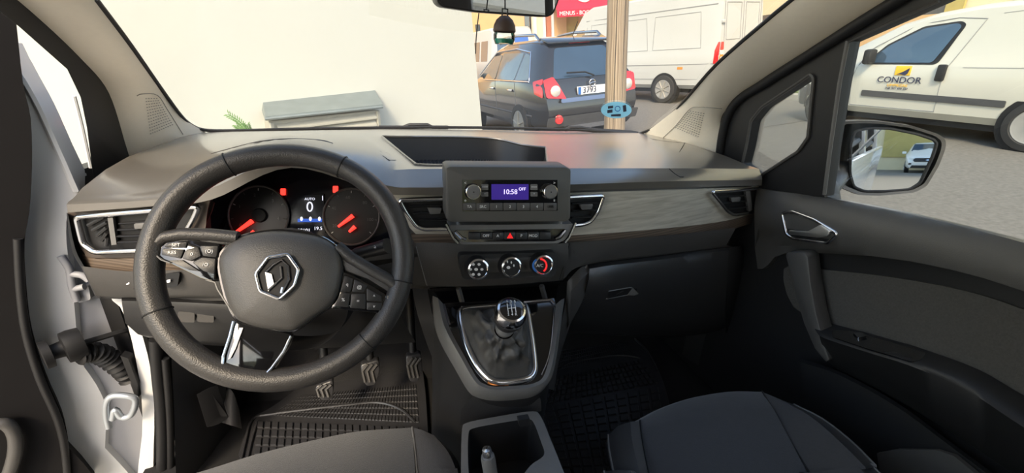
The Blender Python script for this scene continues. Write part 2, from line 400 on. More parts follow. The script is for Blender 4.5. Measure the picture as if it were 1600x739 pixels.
prism('window_switch', rnd([(1332, 522), (1345, 521), (1354, 527), (1340, 530)], 2), lambda x, y: SA(x, y)+V((0, 0, .004)), m_chromed, d1, (0, 0, -.005))
# grab handle
gh = cr([(1243, 398), (1246, 402), (1253, 440), (1262, 490), (1277, 535), (1291, 563)], 4)
GS = SX(.745)
fin('grab_handle', prism_bm([GS(*p) for p in [(1226, 397), (1232, 394), (1256, 394), (1262, 402), (1266, 440), (1275, 490), (1288, 540), (1296, 562), (1290, 567), (1272, 545), (1255, 505), (1241, 455)]], (.05, .01, 0), .005), m_plast, d1)
# interior handle: cup, chrome bezel and lever
hb = rnd([(1224, 333), (1240, 330), (1275, 343), (1311, 365), (1296, 380), (1240, 372), (1231, 366)], 5)
HS = SX(.768)
prism('handle_cup', hb, HS, m_black, d1, (.012, 0, 0))
tube('handle_bezel', [HS(*p)-V((.004, 0, 0)) for p in hb], .0042, m_chrome, d1, 8, True)
fin('door_handle', prism_bm([HS(*p)-V((.012, 0, 0)) for p in rnd([(1237, 359), (1268, 361), (1288, 350), (1303, 360), (1299, 369), (1284, 371), (1238, 366)], 4)], (.008, 0, 0), .002), m_satin, d1)
# lower door pocket
rows = [cr([SX(x)(*p) for p in rr], 5) for rr, x in (([(1250, 560), (1311, 580), (1400, 628), (1490, 694), (1600, 775)], .765), ([(1250, 566), (1311, 586), (1400, 635), (1490, 701), (1600, 783)], .75), ([(1260, 640), (1315, 680), (1400, 740), (1490, 810), (1600, 900)], .755))]
fin('door_pocket', grid_bm(rows), m_plast2, d1)
patch('pocket_lip', [(1370, 708), (1400, 702), (1462, 703), (1490, 712), (1530, 745), (1375, 745)], SX(.735), m_plast, d1, thick=.01, back=(1, 0, 0))
fin('door_front_face', grid_bm([[V((.815, 1.0, .45)), V((.815, 1.0, 1.1))], [V((.79, 1.06, .45)), V((.79, 1.06, 1.1))]]), m_plast2, d1)
# window frame with the fixed quarter light
ql = rnd([(1161, 256), (1168, 227), (1175, 188), (1192, 167), (1248, 130), (1268, 116), (1273, 122), (1264, 215), (1248, 237), (1187, 276)], 4, 3)
fo = [(1100, 262), (1108, 236), (1116, 200), (1125, 170), (1143, 147), (1178, 121), (1314, 35), (1383, -8), (1440, -45), (1540, -38), (1470, 0), (1327, 64), (1314, 130), (1300, 220), (1288, 306), (1240, 308), (1190, 300)]
patch('window_frame', fo, DR, m_plast2, d1, holes=[ql], res=30, thick=.03, back=(1, 0, 0))
tube('inner_seal', [DR(*p)-V((.008, 0, 0)) for p in cr([(1128, 240), (1132, 212), (1141, 180), (1160, 154), (1200, 129), (1326, 50), (1400, 5), (1450, -26)], 4)], .012, m_seal, d1, 8)
tube('quarter_frame', [DR(*p)-V((.003, 0, 0)) for p in [(q.x, q.y) for q in ql]], .004, m_plast, d1, 6, True)
fin('window_channel', tube_bm([DR(*p)-V((.004, 0, 0)) for p in ((1327, 64), (1314, 130), (1301, 220), (1290, 304))], .0042, 6), m_mid, d1)
tube('frame_ridge', [DR(*p)-V((.004, 0, 0)) for p in ((1470, 2), (1400, 32), (1327, 66))], .003, m_plast, d1, 6)
patch('quarter_pane', [(q.x, q.y) for q in ql], SPL((1, 0, .217), (.815, 0, 1.14)), m_sglass, d1, thick=.003, back=(1, 0, 0))
patch('window_pane', [(1327, 64), (1470, 0), (1540, -38), (2300, -380), (2300, 590), (1800, 436), (1600, 384), (1288, 310)], SPL((1, 0, .217), (.818, 0, 1.14)), m_sglass, d1, thick=.003, back=(1, 0, 0))
fin('window_sill_strip', tube_bm([V((.812, y, bz(y)-.03)) for y in (.95, .6, .2, -.25)], .007, 6), m_seal, d1)
bx_ = [(.88, y, z) for y, z in ((1.05, .30), (1.05, 1.04), (.97, 1.05), (.4, bz(.4)-.06), (-.25, bz(-.25)-.06), (-.25, .30))]
fin('door_skin', prism_bm([V(p) for p in bx_], (.03, 0, 0), .012), m_paint, d1)
box('outer_handle', (.925, -.12, 1.0), (.03, .17, .03), m_plast2, d1, bevel=.012)
# the rest of the white flank, seen in the door mirror
fk = root('car_flank', (.88, -1.5, .3), 'white rear flank of the car with dark side windows, seen in the door mirror', 'car body', kind='structure')
fin('side_panel', prism_bm([V((.88, y, z)) for y, z in ((-.27, .30), (-.27, 1.18), (-2.6, 1.26), (-2.75, .8), (-2.75, .30))], (.035, 0, 0), .012), m_paint, fk)
for y0, y1 in ((-.38, -1.25), (-1.36, -2.45)):
    fin('side_window', prism_bm([V((.86-.217*(z-1.14), y, z)) for y, z in ((y0, 1.22), (y0, 1.66), (y1, 1.66), (y1, 1.28))], (.004, 0, 0)), m_sglass, fk, False)
    fin('window_surround', tube_bm([V((.862-.217*(z-1.14), y, z)) for y, z in ((y0, 1.22), (y0, 1.66), (y1, 1.66), (y1, 1.28))], .022, 6, True), m_seal, fk)
for y in (-.30, -1.30, -2.58):
    fin('window_pillar', prism_bm([V((.87-.217*(z-1.14), yy, z)) for yy, z in ((y+.05, 1.16), (y+.04, 1.76), (y-.05, 1.76), (y-.06, 1.16))], (.03, 0, 0), .005), m_paint, fk)
fin('roof_rail', prism_bm([V((.72, y, 1.70)) for y in (.75, -2.7)]+[V((.72, y, 1.80)) for y in (-2.7, .55)], (.035, 0, 0), .008), m_paint, fk)
tube('belt_moulding', [V((.90, y, bz(y)-.06)) for y in (.9, 0, -1, -2.5)], .008, m_seal, fk, 6)
# rear of the cabin, seen in the inner mirror
rw = root('wall_rear', (0, -2.7, .4), 'dark rear bulkhead with window behind the seats', 'wall', kind='structure')
fin('rear_panel', prism_bm([V((x, -2.7, z)) for x, z in ((-.85, .4), (.85, .4), (.85, 1.25), (-.85, 1.25))], (0, -.03, 0)), m_plast2, rw, False)
fin('rear_pane', prism_bm([V((x, -2.7, z)) for x, z in ((-.7, 1.25), (.7, 1.25), (.66, 1.72), (-.66, 1.72))], (0, -.004, 0)), m_sglass, rw, False)
for x in (-.72, 0, .72):
    fin('rear_pillar', prism_bm([V((x+dx, -2.68, z)) for dx, z in ((-.05, 1.24), (.05, 1.24), (.05, 1.76), (-.05, 1.76))], (0, -.03, 0)), m_plast2, rw, False)
lw_ = root('wall_left', (-.82, -1.5, .4), 'grey inner side wall with windows on the driver side', 'wall', kind='structure')
fin('side_panel', prism_bm([V((-.80, y, z)) for y, z in ((-.35, .40), (-.35, 1.2), (-2.7, 1.25), (-2.7, .40))], (-.09, 0, 0)), m_plast2, lw_, False)
fin('centre_pillar', prism_bm([V((-.78+.217*(z-1.14), y, z)) for y, z in ((-.28, .42), (-.30, 1.76), (-.44, 1.76), (-.48, .42))], (-.06, 0, 0), .01), m_plast2, lw_)
fin('side_pane', prism_bm([V((-.80+.217*(z-1.14), y, z)) for y, z in ((-.44, 1.2), (-.44, 1.72), (-2.6, 1.72), (-2.6, 1.25))], (-.004, 0, 0)), m_sglass, lw_, False)
fin('roof_rail', prism_bm([V((-.66, y, 1.70)) for y in (.72, -2.7)]+[V((-.66, y, 1.80)) for y in (-2.7, .55)], (-.06, 0, 0), .008), m_paint, lw_)

# ---------------------------------------------------------------- driver's door opening and open door
jm = root('door_frame', (-.80, 1.0, .35), 'white door jamb with black seal, check strap and latch hardware', 'door frame', kind='structure')
patch('seal_frame', [(30, -14), (52, 10), (132, 86), (177, 143), (209, 250), (196, 262), (165, 268), (147, 285), (136, 200), (126, 152), (105, 108), (28, 40), (-20, 2)], DL, m_seal, jm, thick=.02, back=ray(120, 120).normalized())
tube('white_edge', [DL(*p)-V((.012, 0, 0)) for p in cr([(128, 150), (138, 190), (147, 232), (153, 262)], 4)], .003, m_paint, jm, 6)
JS = SY(1.02)
patch('jamb_flange', cr([(168, 448), (190, 452), (196, 470), (200, 488), (212, 498), (224, 530), (236, 580), (241, 640), (240, 700), (236, 760), (214, 760), (222, 680), (221, 620), (212, 560), (200, 510), (188, 480), (176, 470)], 2, True), SPL((-.2, 1, 0), (-.80, 1.0, 0)), m_paint, jm, thick=.015)
patch('hinge_post', [(60, 290), (110, 300), (150, 440), (190, 455), (200, 490), (224, 540), (228, 640), (226, 780), (90, 780), (60, 600)], SPL((-.35, 1, 0), (-.86, 1.06, 0)), M('shaded jamb paint', (.36, .37, .40), .4, nscale=4, namt=.1), jm, res=40, thick=.02)  # white body paint greyed: the shade on the post is put into the colour
for k, (pts, r) in enumerate((([(243, 530), (246, 580), (252, 640), (254, 700), (253, 770)], .013), ([(258, 560), (263, 620), (266, 690), (266, 770)], .008))):
    tube('door_seal', [P3((x, y, .985)) for x, y in cr(pts, 4)], r, m_seal, jm, 8)
tube('check_strap', [P3((x, y, d)) for x, y, d in cr([(112, 541, .97), (150, 530, 1.0), (190, 518, 1.03), (207, 513, 1.05)], 4)], .006, m_black, jm, 6)
lathe('strap_block', P3((112, 540, .985)), (-.6, -.5, 0), [(.001, -.02), (.034, -.018), (.036, 0), (.034, .012), (.018, .014), (.016, .03), (.03, .032), (.03, .045), (.001, .046)], m_black, jm, 16)
bt = cr([(122, 556, .98), (145, 550, 1.0), (165, 557, 1.02), (185, 572, 1.03), (203, 590, 1.04)], 8)
tube('wiring_boot', [P3(p) for p in bt], lambda t: .020+.004*math.sin(t*70), m_black, jm, 12)
patch('boot_plate', [(188, 556), (200, 560), (215, 600), (214, 625), (204, 596)], SY(.99), m_black, jm, thick=.02)
SH = SY(.975)
tube('hinge_bracket', [SH(*p) for p in cr([(170, 668), (166, 650), (167, 628), (178, 618), (205, 620), (212, 628), (205, 648), (190, 652), (180, 640), (176, 655)], 4)], .007, M('hinge steel', (.5, .54, .58), .35, .6, nscale=20), jm, 8)
for pts in ([(95, 400), (108, 420), (112, 445), (120, 470)], [(108, 428), (128, 430), (140, 438)], [(112, 452), (132, 448)]):
    tube('hinge_bracket', [SY(1.03)(*p) for p in cr(pts, 4)], .007, bpy.data.materials['shaded jamb paint'], jm, 8)
patch('bracket_plate', rnd([(118, 448), (138, 446), (142, 468), (122, 474)], 4), SY(1.04), bpy.data.materials['shaded jamb paint'], jm, thick=.02)
d2 = root('door_2', (-1.0, 1.0, .4), 'open driver door with white painted edge and dark trim, far left', 'door', kind='structure')
DD = SPL((.34, -.94, 0), (-.90, 1.03, 0))
DD2 = SPL((.34, -.94, 0), (-.90, .98, 0))
m_pbl = m_paint
patch('door_shell', cr([(-420, 225), (-90, 188), (-40, 100), (0, 62), (20, 90), (38, 122), (62, 165), (92, 230), (122, 298), (106, 332), (104, 380), (113, 440), (118, 500), (125, 560), (150, 600), (166, 640), (164, 700), (168, 780), (-420, 900)], 3, True), DD, m_pbl, d2, res=40, thick=.04)
tube('shell_edge', [DD(*p)+V((0, -.004, 0)) for p in cr([(38, 122), (62, 165), (92, 230), (122, 298)], 4)], .006, m_paint, d2, 6)
patch('door_trim', cr([(-420, 240), (-60, 200), (-20, 60), (0, -20), (18, -20), (26, 40), (36, 130), (48, 185), (50, 260), (46, 330), (38, 380), (41, 450), (50, 520), (72, 590), (98, 650), (108, 700), (112, 780), (-420, 900)], 3, True), DD2, m_dtrim, d2, res=40, thick=.05, back=ray(45, 330).normalized())
tube('door_seal', [DD2(*p)+V((0, -.003, 0)) for p in cr([(30, 372), (34, 450), (43, 520), (64, 590), (92, 655), (104, 710), (108, 780)], 4)], .007, m_seal, d2, 8)
tube('door_grab', [DD2(*p)+V((0, -.02, 0)) for p in cr([(-10, 660), (18, 650), (34, 668), (34, 700), (20, 745)], 4)], .012, m_plast, d2, 8)

for sx, nm in ((1, 'trim_4'), (-1, 'trim_5')):
    tag(fin(nm, prism_bm([V((sx*.82, y, z)) for y, z in ((.90 if sx > 0 else 1.06, .40), (.90 if sx > 0 else 1.06, 1.08), (1.10, 1.16), (1.50, 1.16), (1.50, .40))], (sx*.03, 0, 0)), m_plast2, None, False), 'dark side trim of the %s footwell' % ('passenger' if sx > 0 else 'driver'), 'trim', kind='structure')
tag(fin('wall_cowl', prism_bm([V((x, 1.48, z)) for x, z in ((-.85, .4), (.85, .4), (.85, 1.15), (-.85, 1.15))], (0, .03, 0)), m_plast2, None, False), 'dark bulkhead behind the dashboard', 'wall', kind='structure')
# ================================================================ DASHBOARD
db = root('dashboard', (0, .95, .9), 'dark grey dashboard with wood trim, air vents and glovebox across the cabin', 'dashboard')
R0 = [(106, 332, .893), (240, 322, .81), (330, 312, .75), (455, 262, .73), (590, 300, .73), (650, 305, .715), (760, 303, .705), (870, 299, .715), (1050, 293, .785), (1190, 290, .893)]
R1 = [(104, 320, .889), (240, 312, .806), (325, 296, .746), (452, 248, .726), (597, 288, .726), (652, 293, .711), (760, 291, .701), (870, 289, .711), (1050, 283, .781), (1191, 281, .889)]
R2 = [(118, 306, .92), (245, 296, .845), (335, 262, .785), (450, 222, .765), (590, 262, .765), (650, 264, .75), (760, 263, .74), (870, 263, .75), (1050, 263, .82), (1186, 264, .92)]
R3 = [(128, 294, .95), (250, 270, .90), (345, 240, .82), (450, 212, .82), (585, 238, .82), (650, 258, .80), (760, 258, .79), (856, 258, .80), (1050, 248, .9), (1168, 258, .96)]
R4 = [(165, 265, 1.0), (255, 240, 1.05), (350, 222, .95), (455, 208, .92), (560, 212, 1.0), (597, 214, 1.08), (760, 216, 1.12), (853, 231, 1.05), (1040, 230, 1.1), (1140, 246, 1.02)]
R5 = [(200, 245, 1.065), (262, 222, 1.2), (318, 207, 1.347), (450, 204, 1.42), (560, 202, 1.44), (620, 201, 1.45), (760, 203, 1.45), (860, 205, 1.44), (1010, 208, 1.347), (1115, 237, 1.065)]
NS = 6
def crv(R): return cr([P3(p) for p in R], NS)
RR = [crv(r) for r in (R0, R1, R2, R3, R4, R5)]
under = [p+V((0, .05, .004)) for p in RR[0]]
last = [p+V((0, .03, -.05)) for p in RR[5]]
mid = [[a.lerp(b, t) for a, b in zip(RR[1], RR[2])] for t in (.3, .7)]
# round the front edge a little
mid[0] = [p+V((0, -.002, .001)) for p in mid[0]]
rows = [under, RR[0], RR[1], mid[0], mid[1], RR[2], RR[3], RR[4], RR[5], last]
pad = fin('dash_top', grid_bm(rows, skip=lambda i, j: i == 6 and 5*NS <= j < 7*NS), m_pad, db, angle=24)
# storage recess sunk into the dash top
f_edge = RR[3][5*NS:7*NS+1]; b_edge = RR[4][5*NS:7*NS+1]
lp = f_edge+list(reversed(b_edge))
cen = sum(lp, V())/len(lp)
lo = [V((p.x+(cen.x-p.x)*.06, p.y+(cen.y-p.y)*.12, p.z-.055)) for p in lp]
bm = grid_bm([lp, [p.lerp(q, .15)+V((0, 0, -.003)) for p, q in zip(lp, lo)], lo], True)
rc = fin('storage_recess', bm, m_plast2, db, angle=50)
nn = len(f_edge)
fr = lo[:nn]; bk = list(reversed(lo[nn:]))
fin('recess_floor', grid_bm([fr, bk]), m_black, rc, False)
bms = []
for k in range(1, 56):
    t = k/56*(nn-1); i = min(int(t), nn-2); w_ = t-i
    a = fr[i].lerp(fr[i+1], w_); b = bk[i].lerp(bk[i+1], w_)
    bms.append(tube_bm([a+V((0, 0, .001)), b+V((0, 0, .001))], .0016, 4))
rb = fin('recess_ribs', join(bms), m_plast2, rc); rb['kind'] = 'stuff'
tube('recess_rim', [p+V((0, 0, .001)) for p in lp], .003, m_pad, db, 6, True)
SP = onobj(pad, .0006)
patch('slot_cover', [(594, 236), (606, 239), (619, 250), (608, 250), (598, 243)], lambda x, y: SP(x, y), m_black, db, thick=.002, back=(0, 0, -1))
tube('pad_seam', [SP(*p) for p in cr([(1006, 215), (1040, 221), (1080, 225), (1118, 236)], 4)], .0009, m_black, db, 4)
tube('pad_seam', [SP(*p) for p in cr([(330, 240), (400, 222), (450, 217), (500, 219), (520, 224)], 4)], .0009, m_plast, db, 4)
# fascia behind everything
def yf(x): return .70+.32*x*x
def SFa(off=.03, tilt=0.0, z0=1.15): return SF(lambda P: P.y-yf(P.x)-off-tilt*(z0-P.z), .3, 3)
S30 = SFa(.028)
fas = chaikin([(106, 331), (240, 321), (322, 313), (322, 340), (326, 398), (616, 398), (612, 340), (604, 302), (640, 305), (700, 303), (870, 299), (1050, 292), (1190, 289)], 1, False)
patch('fascia', [(q.x, q.y) for q in fas]+[(1195, 340), (1150, 357), (1050, 366), (900, 377), (890, 379), (885, 440), (660, 446), (645, 400), (560, 410), (400, 470), (280, 470), (152, 462), (132, 425), (118, 390), (106, 345)], SFa(.034, .12), m_plast, db, res=30, thick=.02)
# wood trims
def wood(outl, low, nm='wood_trim'):
    patch(nm, outl, S30, m_wood, db, res=26, thick=.006)
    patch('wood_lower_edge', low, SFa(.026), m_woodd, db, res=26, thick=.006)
wt = cr([(880, 302), (943, 300), (1050, 297), (1110, 295), (1192, 291)], 3); wl = cr([(1194, 328), (1150, 342), (1104, 350), (1040, 357), (960, 364), (880, 369)], 3)
wb = cr([(1194, 341), (1150, 356), (1070, 365), (982, 373), (880, 379)], 3)
wood([(q.x, q.y) for q in wt+wl], [(q.x, q.y) for q in list(reversed(wl))+wb])
wood([(608, 300), (640, 305), (715, 303), (715, 366), (650, 366), (630, 345)], [(640, 366), (715, 366), (715, 380), (648, 379)])
patch('wood_trim', cr([(108, 336), (120, 331), (250, 322), (312, 314), (334, 318), (322, 350), (312, 392), (270, 400), (150, 403), (132, 396), (118, 372)], 2, True), S30, M('brown trim', (.075, .06, .05), .38, nscale=40, namt=.15), db, res=26, thick=.006)
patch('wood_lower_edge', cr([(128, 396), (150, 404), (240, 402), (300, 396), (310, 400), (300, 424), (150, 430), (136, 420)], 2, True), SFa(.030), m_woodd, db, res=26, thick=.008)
# air vents: black cavity, chrome frame, slats and tab
def vent(outl, slats, tab, surf_off=.020, frame_r=.0042, div=None, lab=None):
    S = SFa(surf_off); S2 = SFa(surf_off+.006)
    v = patch('air_vent', [(q[0], q[1]) for q in outl], S2, m_black, db, res=20, thick=.004, label=lab)
    tube('vent_frame', [S(q[0], q[1])-V((0, .004, 0)) for q in outl], frame_r, m_chrome, v, 8, True)
    for s in slats: tube('slat', [SFa(surf_off+.001)(*p) for p in cr(s, 3)], .0042, m_plast2, v, 6, flat=.5, up=(0, 0, 1))
    if tab: fin('vent_tab', prism_bm([SFa(surf_off-.006)(*p) for p in rnd(tab, 2)], (0, .01, 0), .0015), m_mid, v)
    if div: patch('vent_divider', div, SFa(surf_off-.004), m_mid, v, thick=.008)
    return v
vent(rnd([(624, 312), (700, 309), (716, 309), (716, 356), (662, 357), (650, 352), (634, 330)], 5), [[(640, 322), (700, 320)], [(646, 333), (700, 331)], [(654, 344), (700, 343)]], [(668, 325), (690, 325), (688, 334), (672, 335)], lab='centre air vent beside the radio on the driver side')
vent(rnd([(876, 308), (942, 305), (933, 330), (922, 345), (910, 350), (876, 353)], 5), [[(893, 318), (935, 316)], [(893, 329), (930, 327)], [(893, 340), (922, 338)]], [(906, 320), (927, 319), (925, 327), (909, 328)], lab='centre air vent beside the radio on the passenger side')
vent(rnd([(1110, 299), (1150, 297), (1191, 293), (1194, 324), (1184, 330), (1145, 335), (1134, 329)], 4), [[(1122, 308), (1165, 305)], [(1128, 317), (1166, 314)], [(1136, 326), (1167, 323)]], [(1142, 309), (1158, 308), (1156, 315), (1144, 316)], div=[(1165, 299), (1172, 298), (1176, 328), (1170, 330)], lab='outer air vent by the passenger door')
v = vent(rnd([(121, 338), (200, 331), (312, 321), (304, 340), (290, 364), (240, 389), (150, 393), (132, 380)], 7), [[(188, 349), (250, 345)], [(186, 359), (250, 356)], [(184, 369), (250, 367)], [(184, 378), (250, 376)]], [(209, 350), (229, 348), (228, 357), (210, 358)], frame_r=.0052, div=[(168, 341), (176, 340), (182, 382), (174, 383)], lab='outer air vent with warm chrome frame by the driver door')
for k in range(5): tube('slat', [SFa(.021)(138+k*7, 352+k*8.0), SFa(.021)(162+min(k, 1)*5, 345+k*8.2-6)], .003, m_plast2, v, 6)
# ---- driver-side lower dash: switch panel, knee roll, lower cover
LS = SFa(.045, .35)
loft = lambda nm, rws, mt, lab=None, ns=5: fin(nm, grid_bm([cr([P3(p) for p in r_], ns) for r_ in rws]), mt, db, True, lab, 60)
loft('lower_panel', [[(128, 416, .90), (200, 424, .86), (300, 422, .80), (420, 430, .78), (560, 420, .76), (655, 400, .74)],
                     [(150, 462, .91), (215, 462, .87), (300, 458, .82), (420, 460, .80), (560, 440, .78), (668, 446, .75)],
                     [(160, 466, .95), (215, 468, .93), (300, 468, .88), (420, 470, .86), (560, 450, .82), (672, 452, .80)]], m_plast)
loft('knee_roll', [[(190, 462, .93), (280, 466, .88), (360, 468, .86), (480, 470, .84), (620, 455, .84)],
                   [(190, 470, .90), (280, 472, .855), (360, 476, .84), (480, 480, .82), (620, 465, .82)],
                   [(192, 484, .895), (280, 485, .85), (360, 488, .835), (480, 492, .815), (620, 480, .82)],
                   [(196, 505, .92), (280, 505, .875), (360, 506, .86), (480, 508, .84), (630, 500, .84)],
                   [(215, 522, .93), (285, 530, .89), (370, 534, .87), (480, 534, .85), (640, 520, .85)],
                   [(240, 530, 1.0), (290, 536, .98), (370, 542, .95), (480, 545, .93), (650, 535, .92)]], m_plast2)
for x in (278, 308):
    patch('blank_cover', rnd([(x, 487), (x+26, 488), (x+26, 504), (x, 503)], 3), SY(.848), m_plast, db, thick=.006)
for pts, q in (([(183, 430), (208, 430), (212, 452), (190, 450)], (199, 443)), ([(254, 428), (281, 426), (277, 448), (258, 450)], (263, 440))):
    s_ = prism('dash_switch', rnd(pts, 3), P_ if False else (lambda x, y: P3((x, y, .885-.0009*(x-190)))), m_black, db, (0, .01, 0))
    patch('switch_symbol', rnd([(q[0]-3, q[1]-2), (q[0]+3, q[1]-3), (q[0]+3, q[1]+1), (q[0]-2, q[1]+2)], 1), lambda x, y: P3((x, y, .878-.0009*(x-190))), m_white, s_, thick=.002)
# cluster: binnacle cavity, dials, needles, display
CS = SPL((0, -1, .35), (-.34, .90, 1.17))
cl = patch('instrument_cluster', cr([(318, 368), (322, 330), (338, 292), (372, 268), (450, 256), (540, 264), (590, 296), (612, 340), (616, 392), (560, 400), (400, 396), (330, 392)], 3, True), CS, m_scr, db, res=40, thick=.01)
loft('binnacle_wall', [[(332, 400, .78), (322, 350, .76), (334, 300, .75), (365, 272, .74), (452, 254, .73), (560, 266, .735), (605, 300, .74), (626, 350, .75), (622, 400, .77)],
                       [(330, 400, .91), (324, 350, .90), (338, 302, .89), (370, 274, .88), (452, 260, .88), (545, 270, .88), (588, 300, .89), (608, 350, .90), (610, 400, .91)]], m_black)
CS2 = SPL((0, -1, .35), (-.34, .893, 1.17))
def circ(cx, cy, rx, ry, n=28, a0=0, a1=360): return [(cx+rx*math.cos(rad(a0+(a1-a0)*k/n)), cy+ry*math.sin(rad(a0+(a1-a0)*k/n))) for k in range(n if a1-a0 == 360 else n+1)]
for (cx, cy, rx, ry) in ((404, 336, 47, 46), (549, 338, 44, 44)):
    dl = patch('dial', circ(cx, cy, rx, ry), CS2, M('dial face', (.022, .021, .02), .35, nscale=20), cl, thick=.003)
    tube('dial_ring', [CS2(*p)-V((0, .002, 0)) for p in circ(cx, cy, rx, ry, 36)], .0022, m_plast, dl, 6, True)
    for k in range(9):
        a = rad(140+k*260/8); c_, s_ = math.cos(a), math.sin(a)
        tube('dial_tick', [CS2(cx+rx*.84*c_, cy+ry*.84*s_)-V((0, .002, 0)), CS2(cx+rx*.92*c_, cy+ry*.92*s_)-V((0, .002, 0))], .0008, m_white if k % 2 == 0 else m_mid, dl, 4)
    for k, w_ in enumerate(('0', '1', '2', '3', '4') if cx < 450 else ('20', '40', '60', '80', '100')):
        a = rad(150+k*55)
        text_at('dial_numeral', w_, cx+rx*.68*math.cos(a), cy+ry*.68*math.sin(a), CS2, 5, m_mid, dl, .002)
def needle(a, b, r):
    tube('dial_needle', [CS2(*a)-V((0, .008, 0)), CS2(*b)-V((0, .008, 0))], lambda t: r*(.55+.45*t), m_redl, cl, 8)
needle((370, 361), (396, 343), .0046); needle((390, 366), (399, 360), .0046); needle((529, 352), (552, 335), .0046); needle((546, 360), (555, 352), .0046)
for x, y in ((442, 300), (524, 296)):
    patch('warning_light', rnd([(x-4, y-5), (x+4, y-5), (x+4, y+5), (x-4, y+5)], 1), CS2, m_redl, cl, thick=.002)
lathe('dial_hub', CS2(406, 336)-V((0, .002, 0)), (0, -1, .35), [(.001, .008), (.012, .007), (.014, 0)], m_black, cl, 16)
ds = patch('cluster_display', [(464, 305), (506, 303), (508, 364), (465, 366)], CS2, m_scr, cl, thick=.002)
CS3 = SPL((0, -1, .35), (-.34, .890, 1.17))
tube('display_ring', [CS3(*p) for p in circ(484, 323, 4, 7, 16)], .0014, m_lit, ds, 6, True)
text_at('display_text', 'AUTO', 484, 311, CS3, 4, m_lit, ds, 0)
text_at('display_text', '1', 504, 310, CS3, 8, m_lit, ds, 0)
text_at('display_text', '38101', 475, 360, CS3, 5.5, m_lit, ds, 0)
text_at('display_text', '19.5', 497, 357, CS3, 5.5, m_lit, ds, 0)
patch('display_strip', [(465, 342), (503, 342), (503, 347), (465, 347)], CS3, m_scrb, ds, thick=.001)
for x in (471, 485, 499): patch('display_symbol', circ(x, 342, 2.3, 3.4, 8), SPL((0, -1, .35), (-.34, .889, 1.17)), m_lit, ds, thick=.0008)
# ---- lower centre and passenger side
loft('centre_panel', [[(648, 378, .735), (720, 380, .72), (800, 381, .715), (888, 380, .72)], [(655, 400, .73), (720, 403, .715), (800, 402, .71), (888, 400, .715)],
                      [(666, 446, .745), (720, 447, .73), (800, 444, .725), (880, 436, .73)], [(668, 450, .78), (720, 450, .77), (800, 447, .765), (880, 440, .77)]], m_plast)
tube('panel_seam', [P3((x, y, .722)) for x, y in ((890, 380), (884, 405), (874, 438))], .0009, m_black, db, 4)
tube('panel_seam', [P3((x, y, .722)) for x, y in ((650, 385), (658, 415), (667, 446))], .0009, m_mid, db, 4)
loft('lower_strip', [[(885, 379, .722), (980, 373, .745), (1070, 365, .79), (1150, 356, .86)], [(880, 405, .73), (950, 404, .745), (1040, 396, .79), (1135, 383, .85)],
                     [(880, 436, .735), (915, 414, .75), (1040, 399, .81), (1145, 385, .88)]], m_plast)
m_gb = M('glovebox plastic', (.03, .03, .031), .33, spec=.7, nscale=30, namt=.08, bump=.15, bscale=800)
gb_rows = [[(918, 413, .765), (960, 408, .765), (1040, 399, .80), (1090, 392, .83), (1140, 386, .87)],
           [(921, 420, .735), (960, 414, .74), (1040, 405, .775), (1090, 398, .81), (1140, 391, .85)],
           [(920, 436, .722), (960, 431, .728), (1040, 421, .765), (1090, 413, .80), (1138, 404, .845)],
           [(915, 456, .728), (960, 455, .735), (1040, 450, .775), (1090, 445, .81), (1136, 440, .855)],
           [(900, 490, .76), (960, 493, .77), (1040, 492, .81), (1090, 488, .84), (1134, 480, .88)],
           [(885, 514, .80), (960, 520, .82), (1040, 522, .86), (1090, 518, .89), (1134, 512, .92)],
           [(885, 520, .95), (960, 524, .97), (1040, 527, 1.0), (1090, 523, 1.02), (1134, 517, 1.03)]]
gb = fin('glovebox', grid_bm([cr([P3(p) for p in r_], 6) for r_ in gb_rows]), m_gb, db, True, 'dark rounded glovebox lid', 60)
GB = onobj(gb, .001)
gh_ = fin('glovebox_handle', prism_bm([GB(*p)-V((0, .001, 0)) for p in ((951, 455), (982, 450), (995, 451), (992, 462), (980, 460), (949, 467))], (0, .012, 0)), m_black, gb)
tube('handle_edge', [GB(*p) for p in ((951, 455), (985, 449), (988, 450))], .0012, m_mid, gb, 5); tube('handle_edge', [GB(*p) for p in ((947, 467), (978, 461), (994, 459))], .0016, m_mid, gb, 5)
prism('handle_tab', [(980, 460), (988, 449), (997, 458), (990, 461)], lambda x, y: GB(x, y)-V((0, .003, 0)), m_mid, gb, (0, .004, 0))
loft('glovebox_end', [[(1140, 386, .87), (1152, 385, .90), (1162, 384, .95)], [(1138, 404, .845), (1152, 404, .88), (1165, 404, .95)], [(1136, 440, .855), (1150, 440, .90), (1165, 440, .95)], [(1134, 520, .92), (1150, 520, .95), (1165, 520, 1.0)]], m_plast2)
loft('side_fillet', [[(918, 413, .76), (905, 420, .745), (888, 438, .735)], [(921, 424, .735), (905, 440, .72), (886, 462, .72)], [(914, 462, .73), (902, 486, .73), (889, 508, .74)], [(886, 516, .80), (884, 518, .78), (880, 522, .76)]], m_plast)
# dash end cap, driver side
loft('end_cap', [[(106, 334, .895), (118, 390, .90), (136, 424, .905), (158, 466, .92)], [(104, 332, .95), (112, 390, .95), (130, 424, .96), (150, 466, .98)]], m_plast2)
